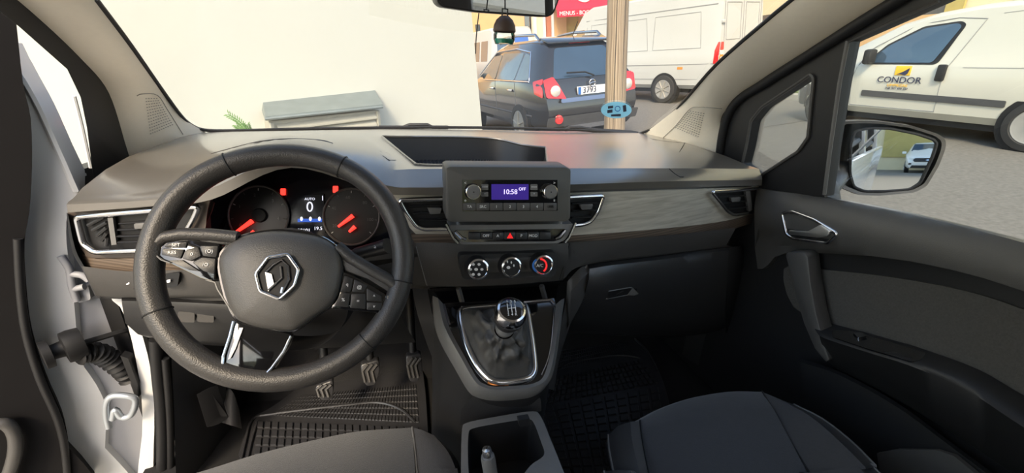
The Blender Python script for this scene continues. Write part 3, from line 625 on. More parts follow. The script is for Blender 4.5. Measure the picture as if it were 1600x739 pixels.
# kick panel and bonnet release in the driver footwell
loft('kick_panel', [[(268, 490, .96), (268, 560, .95), (272, 640, .92), (276, 780, .90)], [(300, 510, 1.0), (310, 580, 1.0), (318, 650, 1.0), (330, 790, .98)], [(345, 520, 1.1), (352, 600, 1.1), (362, 660, 1.1), (372, 790, 1.08)]], m_plast)
loft('kick_panel', [[(345, 520, 1.1), (352, 600, 1.1), (362, 660, 1.1), (372, 790, 1.08)], [(385, 530, 1.25), (392, 600, 1.25), (398, 660, 1.2), (405, 790, 1.2)]], m_black)
rl = fin('bonnet_release', prism_bm([P3(p) for p in ((305, 616, .955), (322, 610, .97), (337, 656, .97), (342, 664, .965), (322, 670, .955))], (.02, .02, 0), .004), m_black, db)
loft('dead_pedal', [[(338, 600, 1.12), (362, 610, 1.1), (374, 640, 1.08)], [(345, 660, 1.05), (362, 665, 1.04), (378, 670, 1.04)]], m_plast)
# steering column shroud
loft('column_shroud', [[(392, 470, .66), (380, 510, .68), (430, 545, .69), (500, 540, .69), (540, 500, .68), (545, 440, .66)], [(370, 440, .80), (370, 490, .80), (430, 520, .80), (520, 520, .80), (560, 470, .80), (570, 410, .80)]], m_black)

# ================================================================ RADIO
ra = root('car_radio', (0, .69, 1.15), 'grey car radio panel with two chrome knobs and violet display', 'radio')
RSp = SPL((0, -1, .18), (0, .672, 1.20))
def RS(d): return SPL((0, -1, .18), (0, .672-d, 1.20))
fin('radio_body', prism_bm([RSp(*p) for p in rnd([(696, 263), (702, 260), (886, 261), (893, 265), (892, 342), (886, 347), (704, 348), (697, 343)], 5)], (0, .05, .0), .004), M('radio casing', (.085, .082, .075), .5, nscale=40, namt=.05, bump=.1, bscale=900), ra)
rp = prism('radio_face', [(722, 281), (871, 281), (871, 329), (723, 330)], RS(.0012), m_gloss, ra, (0, .003, 0))
dp = prism('radio_display', [(768, 288), (826, 288), (826, 312), (768, 312)], RS(.0022), m_disp, ra, (0, .001, 0))
text_at('display_digits', '10:58', 797, 300, RS(.003), 8, m_litv, dp, .0003)
text_at('display_digits', 'OFF', 816, 295.5, RS(.003), 5, m_litv, dp, .0003)
for x, y in ((738, 299), (857, 299)):
    k = lathe('radio_knob', RSp(x, y), (0, -1, .18), [(.0135, .0), (.0135, .004), (.0125, .012), (.0118, .0125), (.0112, .0125)], m_chrome, ra, 32)
    lathe('knob_cap', RSp(x, y), (0, -1, .18), [(.0114, .0118), (.0105, .0130), (.001, .0134)], m_mid, k, 28)
for x in (752, 829):
    for y, h in ((288, 9), (300, 7)):
        b_ = prism('radio_button', rnd([(x, y), (x+11, y), (x+11, y+h), (x, y+h)], 1), RS(.0022), m_mid, ra, (0, .001, 0))
        text_at('button_mark', '===' if h == 9 else '*', x+5.5, y+h/2, RS(.003), 4, m_white, b_, .0003)
lbl = ('TA', 'SRC', '1', '2', '3', '4', 'USB')
for k in range(7):
    x0 = 723.5+k*21.1
    b_ = fin('preset_button', prism_bm([RS(.003)(*p) for p in ((x0, 317.5), (x0+20, 317.3), (x0+20, 328.7), (x0, 329))], (0, .002, 0), .0006), m_plast, ra)
    text_at('button_mark', lbl[k], x0+10, 323, RS(.0034), 4.5, m_white if k < 6 else m_black, b_, .0003)
for x, y, s in ((727, 286, '<'), (727, 313, 'o'), (866, 286, '>'), (866, 313, 'ii')): text_at('button_mark', s, x, y, RS(.0016), 4.5, m_white, rp, .0003)
# ================================================================ SWITCH BAR
sw = root('switch_bar', (0, .69, 1.12), 'row of black switches with red hazard button below the radio', 'switch panel')
WSs = SPL((0, -1, .3), (0, .682, 1.12))
def SWp(d): return SPL((0, -1, .3), (0, .682-d, 1.12))
prism('switch_housing', rnd([(700, 352), (898, 350), (888, 372), (872, 380), (722, 382), (708, 374)], 5), SWp(-.004), m_mid, sw, (0, .03, 0))
prism('switch_recess', rnd([(709, 360), (886, 358), (878, 373), (866, 377), (724, 378), (714, 373)], 4), SWp(-.002), m_gloss, sw, (0, .01, 0))
for k in range(7):
    x0 = 733+k*18.4
    b_ = fin('dash_switch', prism_bm([SWp(.003)(*p) for p in ((x0, 363.5-k*.15), (x0+17.4, 363.3-k*.15), (x0+17.4, 374.5-k*.15), (x0, 374.7-k*.15))], (0, .006, 0), .001), m_plast2, sw)
    if k in (1, 2, 4, 5): text_at('switch_mark', ('', 'OFF', 'A', '', 'P', 'MOD')[k], x0+8, 368.5, SWp(.0034), 4.5, m_white, b_, .0003)
    if k == 3: prism('hazard_triangle', [(x0+4, 372.5), (x0+9, 363.8), (x0+14, 372.5)], SWp(.0042), m_redp, b_, (0, .001, 0))
for a, b in (((712, 362), (728, 374)), ((883, 360), (868, 373))): tube('chrome_edge', [SWp(.001)(*a), SWp(.002)(*((a[0]+b[0])/2+(1 if a[0] < 800 else -1), b[1]-3)), SWp(.001)(*b)], .0028, m_chromed, sw, 6)
for a, b in (((697, 350), (716, 380)), ((899, 348), (882, 379))): tube('chrome_edge', [SWp(-.002)(*a), SWp(-.002)(*((a[0]*.4+b[0]*.6), b[1]-8)), SWp(-.002)(*b)], .003, m_chromed, sw, 6)
# ================================================================ CLIMATE KNOBS
cp = root('climate_panel', (0, .70, 1.05), 'heater panel with three round chrome ringed knobs', 'control panel')
CP = SPL((0, -1, .25), (0, .700, 1.07))
def CPp(d): return SPL((0, -1, .25), (0, .700-d, 1.07))
prism('climate_plate', rnd([(716, 398), (872, 394), (868, 432), (722, 437)], 9), CPp(0), m_plast2, cp, (0, .02, 0))
prism('link_strip', [(756, 404), (834, 402), (834, 424), (756, 426)], CPp(.002), m_plast, cp, (0, .006, 0))
for i, (x, y) in enumerate(((744, 420), (794.5, 417), (843.5, 414))):
    c_ = CP(x, y-3)
    k = lathe('climate_knob', c_, (0, -1, .25), [(.022, 0), (.021, .008), (.0195, .020), (.0185, .0225), (.0165, .0225)], m_black, cp, 36)
    lathe('knob_ring', c_, (0, -1, .25), [(.0186, .016), (.0198, .0165), (.0192, .0235), (.0165, .0245), (.0155, .0235)], m_chrome, k, 36)
    lathe('knob_face', c_, (0, -1, .25), [(.016, .0222), (.001, .0232)], m_black, k, 28)
    S_ = CPp(.0245)
    if i == 2:
        for a0, mt in ((100, m_blued), (275, m_redp)):
            fin('temperature_arc', tube_bm([S_(x+10.5*math.cos(rad(a)), y+1+10.5*math.sin(rad(a))) for a in range(a0+(0 if a0 > 200 else 20), a0+150, 10)], .0019, 6), mt, k)
        text_at('knob_mark', 'A/C', x, y+1, S_, 5, m_white, k, .0004)
    else:
        for a in ((0, 60, 120, 180, 240, 300) if i == 0 else (140, 180, 220, 260, 300, 340)):
            patch('knob_mark', circ(x+9*math.cos(rad(a)), y+1+9*math.sin(rad(a)), 2.6 if i == 0 else 1.2, 2.2, 6), S_, m_white, k, thick=.0005)
        patch('knob_mark', circ(x, y+1, 3, 2.4, 8), S_, m_white, k, thick=.0005)
# ================================================================ STEERING WHEEL
WT = rad(30); WN = V((0, -math.cos(WT), math.sin(WT))); WC = V((-.336, .585, 1.141)); WR = .1715
sw_ = root('steering_wheel', WC, 'black leather steering wheel with chrome diamond emblem and gloss black spokes', 'steering wheel')
wx = V((1, 0, 0)); wy = WN.cross(wx)
def WP(d=0): return SPL(WN, WC+WN*d)
ring = []
for k in range(72):
    a = 2*PI*k/72; rr = .1715-.0155; sq = 1-.035*max(0, math.sin(a))**3
    if math.sin(a) < -.6: sq -= .01*(-math.sin(a)-.6)
    ring.append(WC+wx*(rr*math.cos(a))+wy*(rr*math.sin(a)*sq))
N_ = 72; rows = []
for k in range(N_):
    t = (ring[(k+1) % N_]-ring[k-1]).normalized(); s = t.cross(WN).normalized()
    a = math.degrees(2*PI*k/N_) % 360
    thumb = 1+.18*math.exp(-((a-35)/16)**2)+.18*math.exp(-((a-145)/16)**2)
    rows.append([ring[k]+s*(.0155*math.cos(2*PI*j/14))+WN*(.0165*thumb*math.sin(2*PI*j/14)) for j in range(14)])
rows.append(rows[0]); bm = grid_bm(rows, True); bmesh.ops.remove_doubles(bm, verts=bm.verts, dist=1e-6)
rim = fin('wheel_rim', bm, m_leath, sw_, angle=70)
for a in (62, 118, 200, 314, 345):
    k = a/360*N_; i = int(k)
    t = (ring[(i+1) % N_]-ring[i-1]).normalized(); s = t.cross(WN).normalized()
    tube('rim_seam', [ring[i]+s*(.0160*math.cos(2*PI*j/18))+WN*(.0172*math.sin(2*PI*j/18)) for j in range(18)], .0009, m_black, rim, 5, True)
def wl(px, d): return [WP(d)(*p) for p in px]
# hub and airbag cover: domed
hubo = cr([(342, 410), (352, 388), (368, 374), (400, 364), (440, 361), (492, 368), (518, 380), (532, 396), (536, 425), (530, 455), (520, 475), (496, 492), (468, 512), (452, 517), (410, 513), (378, 503), (366, 493), (352, 462)], 3, True)
hc = V((440, 437))
rows = []
for sc_, d in ((1, -.012), (1.0, .006), (.97, .014), (.9, .019), (.7, .024), (.4, .027), (.02, .028)):
    rows.append([WP(d)(hc.x+(p.x-hc.x)*sc_, hc.y+(p.y-hc.y)*sc_) for p in hubo])
ab = fin('airbag_cover', grid_bm(rows, True), m_plast, sw_, angle=70)
tube('hub_edge', [WP(.004)(p.x, p.y) for p in hubo], .0026, m_gloss, sw_, 6, True)
# emblem: chrome hexagonal ring with an open diamond inside
he = [(418, 401), (450, 396), (468, 421), (461, 447), (437, 469), (405, 456), (398, 428)]
em = prism('emblem', rnd(he, 6), WP(.027), m_black, sw_, WN*.004)
hi = [(434+(x-434)*.96, 431+(y-431)*.96) for x, y in he]
tube('emblem_ring', [WP(.033)(*p) for p in rnd(hi, 4)], .0022, m_chrome, em, 8, True)
prism('emblem_facet', [(414, 425), (424, 428), (428, 444), (419, 455)], WP(.034), m_satin, em, WN*-.002)
for pts, r_, mt in (([(419, 453), (440, 434), (438, 416)], .0016, m_chrome), ([(415, 425), (426, 414), (440, 406), (450, 416), (452, 436), (440, 458)], .0016, m_chromed), ([(440, 458), (442, 449)], .002, m_chrome)):
    tube('emblem_bar', [WP(.033)(*p) for p in pts], r_, mt, em, 6)
# left and right spokes
def spoke(nm, outl, d, mat, vec=-.016, bev=.003): return fin(nm, prism_bm(wl(outl, d), WN*vec, bev), mat, sw_)
spoke('spoke', [(232, 380), (262, 368), (300, 362), (345, 362), (372, 368), (360, 384), (330, 380), (290, 374), (262, 376), (243, 392)], .008, m_leath)
spoke('spoke', [(528, 378), (538, 392), (560, 408), (602, 424), (624, 440), (616, 462), (600, 452), (574, 436), (540, 424), (532, 410)], .008, m_leath)
lp_ = spoke('button_pad', rnd([(237, 391), (256, 377), (290, 374), (344, 381), (338, 412), (336, 440), (316, 436), (262, 410), (246, 402)], 5), .008, m_gloss)
rp_ = spoke('button_pad', rnd([(534, 424), (556, 432), (580, 446), (603, 460), (606, 474), (600, 490), (572, 487), (516, 482), (528, 462)], 5), .008, m_gloss)
def btn(par, pts, mk=None):
    b_ = fin('wheel_button', prism_bm(wl(rnd(pts, 1.5, 2), .0105), WN*-.004, .0008), m_plast2, par)
    if mk: text_at('button_mark', mk, sum(p[0] for p in pts)/len(pts), sum(p[1] for p in pts)/len(pts), WP(.0108), 5.5, m_white, b_, .0003)
btn(lp_, [(256, 386), (262, 380), (292, 378), (290, 387)], 'SET'); btn(lp_, [(252, 398), (254, 388), (288, 389), (282, 404)], 'RES'); btn(lp_, [(291, 389), (310, 386), (314, 400), (298, 408), (285, 404)], '0')
btn(lp_, [(312, 384), (341, 384), (338, 402), (317, 400)], '(O)'); btn(lp_, [(300, 410), (316, 402), (337, 404), (335, 428), (318, 424)], '/O'); btn(lp_, [(262, 407), (284, 406), (312, 424), (296, 422)])
btn(rp_, [(538, 430), (552, 435), (548, 456), (532, 456)], 'q'); btn(rp_, [(554, 436), (574, 446), (568, 457), (550, 456)], '@'); btn(rp_, [(532, 458), (547, 458), (544, 480), (522, 478)], '%')
btn(rp_, [(549, 459), (571, 459), (571, 483), (547, 481)], '='); btn(rp_, [(573, 450), (596, 462), (596, 471), (573, 470)], '^'); btn(rp_, [(573, 472), (597, 473), (595, 485), (573, 484)], 'v')
tube('chrome_accent', wl([(606, 462), (608, 474), (602, 489)], .010), .0025, m_chrome, sw_, 6); tube('chrome_accent', wl([(243, 398), (252, 406), (266, 411)], .010), .0010, m_mid, sw_, 6)
tube('chrome_accent', wl([(322, 437), (336, 441), (340, 452), (366, 493)], .006), .0012, m_mid, sw_, 6)
tube('spoke_bar', wl([(236, 386), (256, 371), (285, 366), (330, 367), (372, 371)], .006), lambda t: .0085, m_leath, sw_, 12)
tube('spoke_bar', wl([(527, 385), (548, 403), (580, 422), (606, 436), (622, 448)], .006), lambda t: .0085, m_leath, sw_, 12)
# lower spoke: gloss panel with two chrome edges
ls = spoke('lower_spoke', [(366, 500), (380, 505), (430, 516), (456, 522), (450, 540), (424, 580), (414, 589), (380, 588), (347, 580), (352, 548)], .008, m_gloss, -.02, .003)
tube('chrome_edge', wl([(365, 502), (359, 526), (349, 556), (347, 576), (353, 580)], .0095), .0017, m_chrome, ls, 6)
tube('chrome_edge', wl([(455, 525), (443, 550), (424, 576), (412, 588)], .0095), .0017, m_chrome, ls, 6)
prism('spoke_reflection', [(374, 512), (380, 512), (368, 545), (360, 560), (356, 562), (361, 545)], WP(.0105), m_chromed, ls, WN*-.002)  # bright metal sliver stands in for a reflection on the gloss spoke
fin('spoke_back', prism_bm(wl([(360, 520), (450, 525), (430, 575), (352, 570)], -.008), WN*-.015, .003), m_black, sw_)
lathe('steering_column', WC-WN*.02, -WN, [(.001, 0), (.05, 0), (.055, .05), (.05, .12), (.045, .2), (.001, .2)], m_black, sw_, 20)
# wiper stalk
st = root('control_stalk', P3((575, 395, .68)), 'black wiper stalk with white symbols behind the steering wheel', 'stalk')
tube('stalk_arm', [P3(p) for p in ((545, 405, .70), (560, 396, .69), (580, 391, .675), (600, 386, .66), (607, 384, .655))], lambda t: .010+.003*t, m_plast2, st, 12)
SS = SY(.652)
for s_, x in (('a', 586), ('o', 592), ('(', 598)): text_at('stalk_mark', s_, x, 385, SY(.655), 6, m_white, st, .001)
# ================================================================ CENTRE CONSOLE
cc = root('centre_console', (0, .6, .42), 'dark centre console with gloss black shifter panel and open tray', 'console')
KN = V((0, -.59, 1)).normalized(); K0 = V((0, .72, .955))
def KP(d=0): return SPL(KN, K0+KN*d)
ro = cr([(676, 462), (683, 500), (693, 527), (714, 565), (736, 602), (752, 613), (780, 618), (815, 616), (842, 610), (860, 594), (869, 562), (875, 520), (882, 466)], 4)
ri = cr([(692, 474), (698, 500), (706, 520), (725, 555), (745, 590), (757, 600), (775, 604), (815, 602), (836, 598), (849, 588), (858, 560), (864, 520), (868, 476)], 4)
# rim between the outer and inner edge, then the side skirt to the floor
A = [KP(.0)(p.x, p.y) for p in ro]; B = [KP(.006)(p.x, p.y) for p in ri]
mid_ = [a.lerp(b, .5)+KN*.006 for a, b in zip(A, B)]
dn = [V((a.x*1.02-.0, a.y+.02, a.z-.03)) for a in A]
flr = [V((max(-.135, min(.105, a.x*1.25)), a.y+.10, .42)) for a in A]
mdl = [V((max(-.128, min(.10, a.x*1.12)), a.y+.06, (a.z-.03)*.5+.21)) for a in A]
fin('console_rim', grid_bm([B, mid_, A, dn]), m_mid, cc, angle=60)
fin('console_side', grid_bm([dn, mdl, flr]), m_plast2, cc, angle=60)
gp = patch('gloss_panel', [(692, 474), (700, 473), (776, 470), (866, 466), (868, 476)]+[(p.x, p.y) for p in reversed(ri)][1:-1], KP(.003), m_gloss, cc, thick=.006, back=-KN)
tube('panel_edge', [KP(.006)(p[0], p[1]) for p in ((694, 476), (698, 492), (703, 508))], .003, m_chromed, gp, 6)
tube('panel_edge', [KP(.005)(p.x, p.y) for p in cr([(866, 480), (862, 530), (856, 562), (846, 586)], 4)], .0014, m_chrome, gp, 6)
tube('panel_edge', [KP(.006)(p[0], p[1]) for p in ((818, 472), (860, 468), (866, 474))], .003, m_chromed, gp, 6)
fr_o = [(717, 486), (724, 481), (776, 477), (818, 474), (824, 482), (830, 520), (835, 560), (836, 580), (828, 591), (800, 596), (776, 597), (762, 591), (742, 568), (726, 532)]
tube('gaiter_frame', [KP(.008)(p.x, p.y) for p in chaikin(fr_o, 2)], .0062, m_chrome, cc, 10, True, flat=.8)
tube('amber_reflection', [KP(.005)(*p) for p in ((762, 598), (772, 600), (794, 600))], .003, M('painted amber reflection', (.5, .17, .04), .15, .8, nscale=10), gp, 6)  # amber reflection in the gloss panel, modelled as a coloured strip
# dark pocket between the heater panel and the shifter
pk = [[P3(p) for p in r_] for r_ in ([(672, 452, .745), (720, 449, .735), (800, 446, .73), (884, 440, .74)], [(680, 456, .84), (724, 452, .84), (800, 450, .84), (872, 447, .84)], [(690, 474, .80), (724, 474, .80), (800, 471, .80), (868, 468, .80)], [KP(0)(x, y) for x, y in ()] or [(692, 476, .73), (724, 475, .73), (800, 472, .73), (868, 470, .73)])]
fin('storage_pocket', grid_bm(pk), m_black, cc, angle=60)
for (x0, y0), (x1, y1) in (((716, 450), (722, 472)), ((846, 446), (852, 468))): tube('pocket_wall', [P3((x0, y0, .735)), P3((x1, y1, .735))], .006, m_plast, cc, 6)
for pts, mt in ((([(644, 450, .75), (668, 452, .75)], [(652, 490, .76), (676, 492, .74)], [(668, 540, .78), (694, 536, .70)], [(690, 600, .80), (730, 594, .64)], [(700, 664, .80), (748, 616, .62)]), m_plast2),
                (([(886, 440, .745), (918, 413, .75)], [(884, 470, .735), (908, 450, .735)], [(874, 520, .72), (890, 510, .76)], [(866, 566, .70), (874, 560, .80)], [(850, 606, .64), (866, 610, .80)]), m_plast)):
    fin('console_leg', grid_bm([cr([P3(p) for p in r_], 3) for r_ in zip(*pts)]), mt, cc, angle=60)
# rear tray with the handbrake well
TS = SZ(.815)
to = [(721, 668), (726, 660), (780, 650), (834, 641), (844, 646), (862, 690), (884, 745), (900, 790), (724, 790), (720, 740)]
ti = [(731, 676), (736, 669), (780, 661), (826, 654), (834, 658), (846, 692), (852, 708), (846, 716), (830, 725), (815, 745), (810, 775), (736, 775), (731, 730)]
patch('tray_rim', [(p.x, p.y) for p in chaikin(to, 2)], TS, m_mid, cc, holes=[[(p.x, p.y) for p in chaikin(ti, 2)]], thick=.012, back=(0, 0, -1))
lp = [TS(p.x, p.y) for p in chaikin(ti, 2)]; lo = [V((p.x*.96-.002, p.y*.98+.008, .72)) for p in lp]
fin('tray_wall', grid_bm([lp, lo], True), m_black, cc, angle=50)
bm = bmesh.new(); bm.faces.new([bm.verts.new(p) for p in lo]); fin('tray_floor', bm, m_black, cc, False)
ol = [TS(p.x, p.y) for p in chaikin(to, 2)]
fin('tray_side', grid_bm([[p+V((0, 0, -.01)) for p in ol], [V((p.x*1.03, p.y+.01, .62)) for p in ol], [V((p.x*1.05, p.y+.02, .42)) for p in ol]], True), m_plast2, cc, angle=50)
prism('usb_socket', rnd([(810, 657), (828, 654), (830, 664), (812, 668)], 2), lambda x, y: P3((x, y, .49)), m_black, cc, (0, .01, 0))
fin('console_bridge', grid_bm([[P3((742, 616, .60)), P3((838, 612, .60))], [P3((720, 640, .59)), P3((845, 625, .59))], [P3((719, 664, .585)), P3((846, 642, .585))], ]), m_plast2, cc)
# ================================================================ GEAR LEVER
gl = root('gear_lever', KP(0)(785, 560), 'gear lever with chrome capped knob and wrinkled leather gaiter', 'gear lever')
base = [KP(.008)(p.x, p.y) for p in cr([(720, 487), (770, 479), (816, 478), (826, 520), (832, 575), (822, 588), (780, 592), (764, 586), (745, 563), (730, 528)], 4, True)]
topc = P3((788, 515, .585)); n_ = len(base); rows = []
ctr = sum(base, V())/n_
for i in range(13):
    t = i/12; row = []
    for j, b in enumerate(base):
        a = 2*PI*j/n_; tp = topc+V((math.cos(a)*.018, 0, 0))*(1 if True else 0)
        d = (b-ctr); d2 = V((d.x, d.y, d.z)).normalized()
        tp = topc+d2*.017
        p = b.lerp(tp, t**.8); bulge = math.sin(PI*t)*.010
        wr = math.sin(PI*t)*(.006*math.sin(5*t*PI+math.sin(a*2)*1.9)+.005*math.sin(a*7+t*6)+.003*math.sin(a*13-t*9))
        row.append(p+KN*bulge*1.2+(d2*.7+KN*.8)*wr)
    rows.append(row)
fin('gaiter', grid_bm(rows, True), m_boot, gl, angle=80)
kc = P3((797, 488, .565)); kax = V((.06, -.30, .95)).normalized()
lathe('lever_collar', topc, kc-topc, [(.001, -.004), (.014, -.004), (.0165, .004), (.014, .010), (.012, .013), (.001, .013)], m_mid, gl, 20)
kd = (P3((803, 474, .545))-topc).normalized()
kb = lathe('gear_knob', topc+kd*.012, kd, [(.010, 0), (.014, .006), (.021, .016), (.0255, .028), (.0262, .036)], m_plast2, gl, 32)
lathe('knob_ring', topc+kd*.012, kd, [(.0262, .036), (.0268, .040), (.0258, .048), (.0225, .054), (.0195, .0555)], m_chrome, gl, 32)
tp_ = lathe('knob_top', topc+kd*.012, kd, [(.0198, .0548), (.012, .0575), (.001, .0582)], m_gloss, gl, 28)
tc_ = topc+kd*(.012+.0584); KT = SPL(kd, tc_); qx, qy = scr(tc_)
for dx in (-7, -1, 5): tube('shift_pattern', [KT(qx+dx-1, qy-7), KT(qx+dx+1, qy+7)], .0006, m_white, tp_, 5)
tube('shift_pattern', [KT(qx-7, qy+.5), KT(qx+6, qy-.5)], .0006, m_white, tp_, 5)
for s_, dx, dy in (('1', -8, -10), ('3', -2, -10), ('5', 4, -10), ('2', -6, 10), ('4', 0, 10), ('R', 6, 10)): text_at('shift_numeral', s_, qx+dx, qy+dy, KT, 4, m_white, tp_, .0003)
# ================================================================ HANDBRAKE
hbk = root('handbrake_lever', P3((765, 745, .44)), 'grey handbrake lever with chrome release button in the console tray', 'handbrake')
ha, hb2 = P3((762, 712, .44)), P3((772, 775, .435))
dh = (ha-hb2).normalized()
tube('lever_grip', [hb2-dh*.05, hb2, hb2.lerp(ha, .5), ha-dh*.006, ha], lambda t: .0105 if t < .9 else .0095, m_mid, hbk, 14)
lathe('release_button', ha, dh, [(.0072, -.002), (.0072, .010), (.0062, .013), (.001, .0135)], m_chrome, hbk, 18)
# ================================================================ PEDALS
def pedal(outl, y, label, arm):
    S_ = SPL((0, -1, .45), (0, y, .6))
    p = root('pedal', S_(*outl[0]), label, 'pedal', 'foot pedals')
    pd = fin('pedal_pad', prism_bm([S_(*q) for q in rnd(outl, 5)], (0, .02, 0), .003), m_rub, p)
    xs = [q[0] for q in outl]; ys = [q[1] for q in outl]; x0, x1, y0, y1 = min(xs), max(xs), min(ys), max(ys)
    for k in range(3):
        fx = x0+(x1-x0)*(.25+.25*k)
        tube('pad_ridge', [S_(fx+4, y0+6)-V((0, .003, 0)), S_(fx-4, (y0*.6+y1*.4))-V((0, .003, 0)), S_(fx, y1-8)-V((0, .003, 0))], .0035, m_plast, pd, 6)
    tube('pedal_arm', [S_(*arm)+V((0, .02, 0)), S_(*arm)+V((0, .10, .20)), S_(*arm)+V((0, .2, .45))], .011, m_black, p, 8)
pedal([(492, 604), (520, 594), (521, 612), (517, 624), (505, 627), (496, 620)], 1.02, 'clutch pedal with ridged rubber pad, leftmost of the three', (507, 605))
pedal([(563, 570), (592, 562), (593, 582), (586, 602), (572, 604), (566, 592)], 1.03, 'brake pedal with ridged rubber pad, middle of the three', (578, 575))
pedal([(634, 556), (658, 552), (660, 580), (652, 597), (640, 597), (636, 580)], 1.03, 'accelerator pedal with ridged rubber pad beside the console', (646, 565))
# ================================================================ FLOOR MATS
FZ = .43
MS = SZ(FZ)
def mat_(label, outl, zones, edge, up=None):
    S_ = up or MS
    o = root('floor_mat', S_(*outl[len(outl)//2]), label, 'floor mat', 'rubber floor mats')
    patch('mat_sheet', [(p.x, p.y) for p in chaikin(outl, 2)], S_, m_rub, o, res=40, thick=.008, back=(0, 0, -1))
    for e in edge: tube('mat_border', [S_(p.x, p.y)+V((0, 0, .003)) for p in cr(e, 4)], .004, m_rub, o, 6)
    for (a, b, c, d, nu, nv, h) in zones:
        bms = []; P_ = [S_(*q) for q in (a, b, c, d)]
        L = lambda u, v: P_[0].lerp(P_[1], u).lerp(P_[3].lerp(P_[2], u), v)
        for i in range(nu):
            for j in range(nv):
                g = .10
                q4 = [L((i+g)/nu, (j+g)/nv), L((i+1-g)/nu, (j+g)/nv), L((i+1-g)/nu, (j+1-g)/nv), L((i+g)/nu, (j+1-g)/nv)]
                bm = bmesh.new(); vb = [bm.verts.new(p+V((0, 0, .0005))) for p in q4]; c_ = sum(q4, V())/4
                vt = [bm.verts.new(p.lerp(c_, .15)+V((0, 0, h))) for p in q4]; bm.faces.new(vt)
                for k in range(4): bm.faces.new([vb[k], vb[(k+1) % 4], vt[(k+1) % 4], vt[k]])
                bms.append(bm)
        t_ = fin('mat_tread', join(bms), m_rub, o, False); t_['kind'] = 'stuff'
mat_('black ribbed rubber mat under the three pedals', [(362, 745), (390, 652), (420, 640), (468, 604), (500, 572), (560, 548), (655, 548), (664, 600), (668, 660), (672, 745)],
     [((402, 658), (655, 668), (662, 745), (392, 745), 22, 6, .005), ((470, 618), (650, 600), (655, 662), (420, 650), 44, 6, .003)],
     [[(372, 745), (384, 690), (395, 656), (425, 648), (470, 642)], [(381, 745), (392, 695), (402, 660)], [(470, 642), (540, 634), (590, 630), (625, 640), (648, 660)]])
mat_('black rubber mat with square treads in the passenger footwell', [(838, 640), (856, 590), (872, 540), (884, 520), (956, 508), (1000, 530), (1030, 575), (1050, 640), (1060, 745), (880, 745)],
     [((862, 590), (1000, 562), (1030, 600), (846, 634), 22, 5, .006), ((846, 637), (1030, 604), (1050, 745), (878, 745), 10, 10, .005), ((878, 528), (960, 514), (995, 550), (866, 580), 34, 9, .002)],
     [[(858, 586), (885, 570), (925, 561), (970, 556), (1000, 560)], [(956, 510), (980, 522), (1010, 548), (1026, 580)]])
# ================================================================ SEATS
def seat(label, rws, parts, loc, zmats):
    o = root('car_seat', loc, label, 'car seat', 'front seats')
    return o
def zrow(r_):
    q = [SZ(p[2])(p[0], p[1]) for p in r_]
    if r_[-1][1] > 770: q.append(V((q[-1].x+(.02 if q[-1].x > q[0].x else 0), -.34, q[-1].z-.01)))
    return cr(q, 5)
ps = root('car_seat', (.42, .3, .42), 'dark passenger seat cushion with raised side bolsters and vinyl edge', 'car seat', 'front seats')
TOP = [(1000, 658, .770), (1040, 637, .775), (1090, 620, .778), (1140, 612, .778), (1190, 612, .778)]
c1 = zrow(TOP); c0 = [p+V((0, .018, -.02)) for p in c1]; cm = [p+V((0, .02, -.12)) for p in c1]
bk1 = zrow([(1012, 739, .762), (1070, 739, .76), (1130, 739, .76), (1200, 739, .762), (1262, 739, .768)])
bk1 = [V((p.x, p.y, p.z)) for p in bk1]; bk2 = [p+(p-q)*.9 for p, q in zip(bk1, c1)]; bk2 = [V((p.x, -.34, .74)) for p in bk2]
m1 = [p.lerp(q, .3)+V((0, 0, .006)) for p, q in zip(c1, bk1)]
fin('seat_cushion', grid_bm([cm, c0, c1, m1, bk1, bk2]), m_fab, ps, angle=70)
# bolsters
lb = [zrow(r_) for r_ in ([(1000, 658, .770), (1004, 690, .772), (1014, 740, .775), (1030, 800, .775)], [(985, 659, .782), (988, 690, .788), (1000, 740, .79), (1016, 800, .79)], [(966, 665, .775), (970, 695, .78), (982, 740, .785), (996, 800, .785)], [(950, 680, .755), (952, 705, .76), (960, 745, .76), (970, 800, .76)], [(946, 692, .70), (948, 715, .70), (955, 745, .70), (965, 800, .70)])]
fin('side_bolster', grid_bm(lb[:2]), m_fabd, ps, angle=80); fin('side_bolster', grid_bm(lb[1:]), m_vinyl, ps, True, 'black vinyl bolster edge', 80)
rbz = [zrow(r_) for r_ in ([(1190, 612, .778), (1215, 655, .772), (1240, 700, .768), (1264, 740, .766), (1300, 800, .766)], [(1205, 618, .785), (1240, 650, .79), (1275, 690, .795), (1310, 735, .80), (1350, 795, .80)], [(1224, 626, .780), (1268, 652, .79), (1310, 688, .80), (1352, 730, .80), (1400, 785, .80)], [(1240, 632, .765), (1285, 655, .775), (1330, 690, .78), (1368, 728, .785), (1420, 780, .785)], [(1246, 645, .70), (1292, 668, .70), (1338, 700, .70), (1376, 740, .70), (1430, 800, .70)])]
fin('side_bolster', grid_bm(rbz[:3]), m_fabd, ps, angle=80); fin('side_bolster', grid_bm(rbz[2:]), m_vinyl, ps, angle=80)
tube('seat_seam', [p+V((0, 0, .002)) for p in lb[0]], .0016, m_black, ps, 5); tube('seat_seam', [p+V((0, 0, .002)) for p in rbz[0]], .0016, m_black, ps, 5)
tube('seat_seam', [p+V((0, 0, .001)) for p in lb[3]], .0018, m_mid, ps, 5); tube('seat_seam', [p+V((0, 0, .001)) for p in rbz[3]], .0018, m_mid, ps, 5)
box('seat_base', (.42, .28, .56), (.44, .40, .26), m_plast2, ps, bevel=.03)
fin('seat_back', prism_bm([V((x, -.32-.25*t, z)) for x, z, t in ((.17, .74, 0), (.67, .74, 0), (.66, 1.15, .7), (.62, 1.36, 1), (.22, 1.36, 1), (.18, 1.15, .7))], (0, -.11, 0), .03), m_fab, ps)
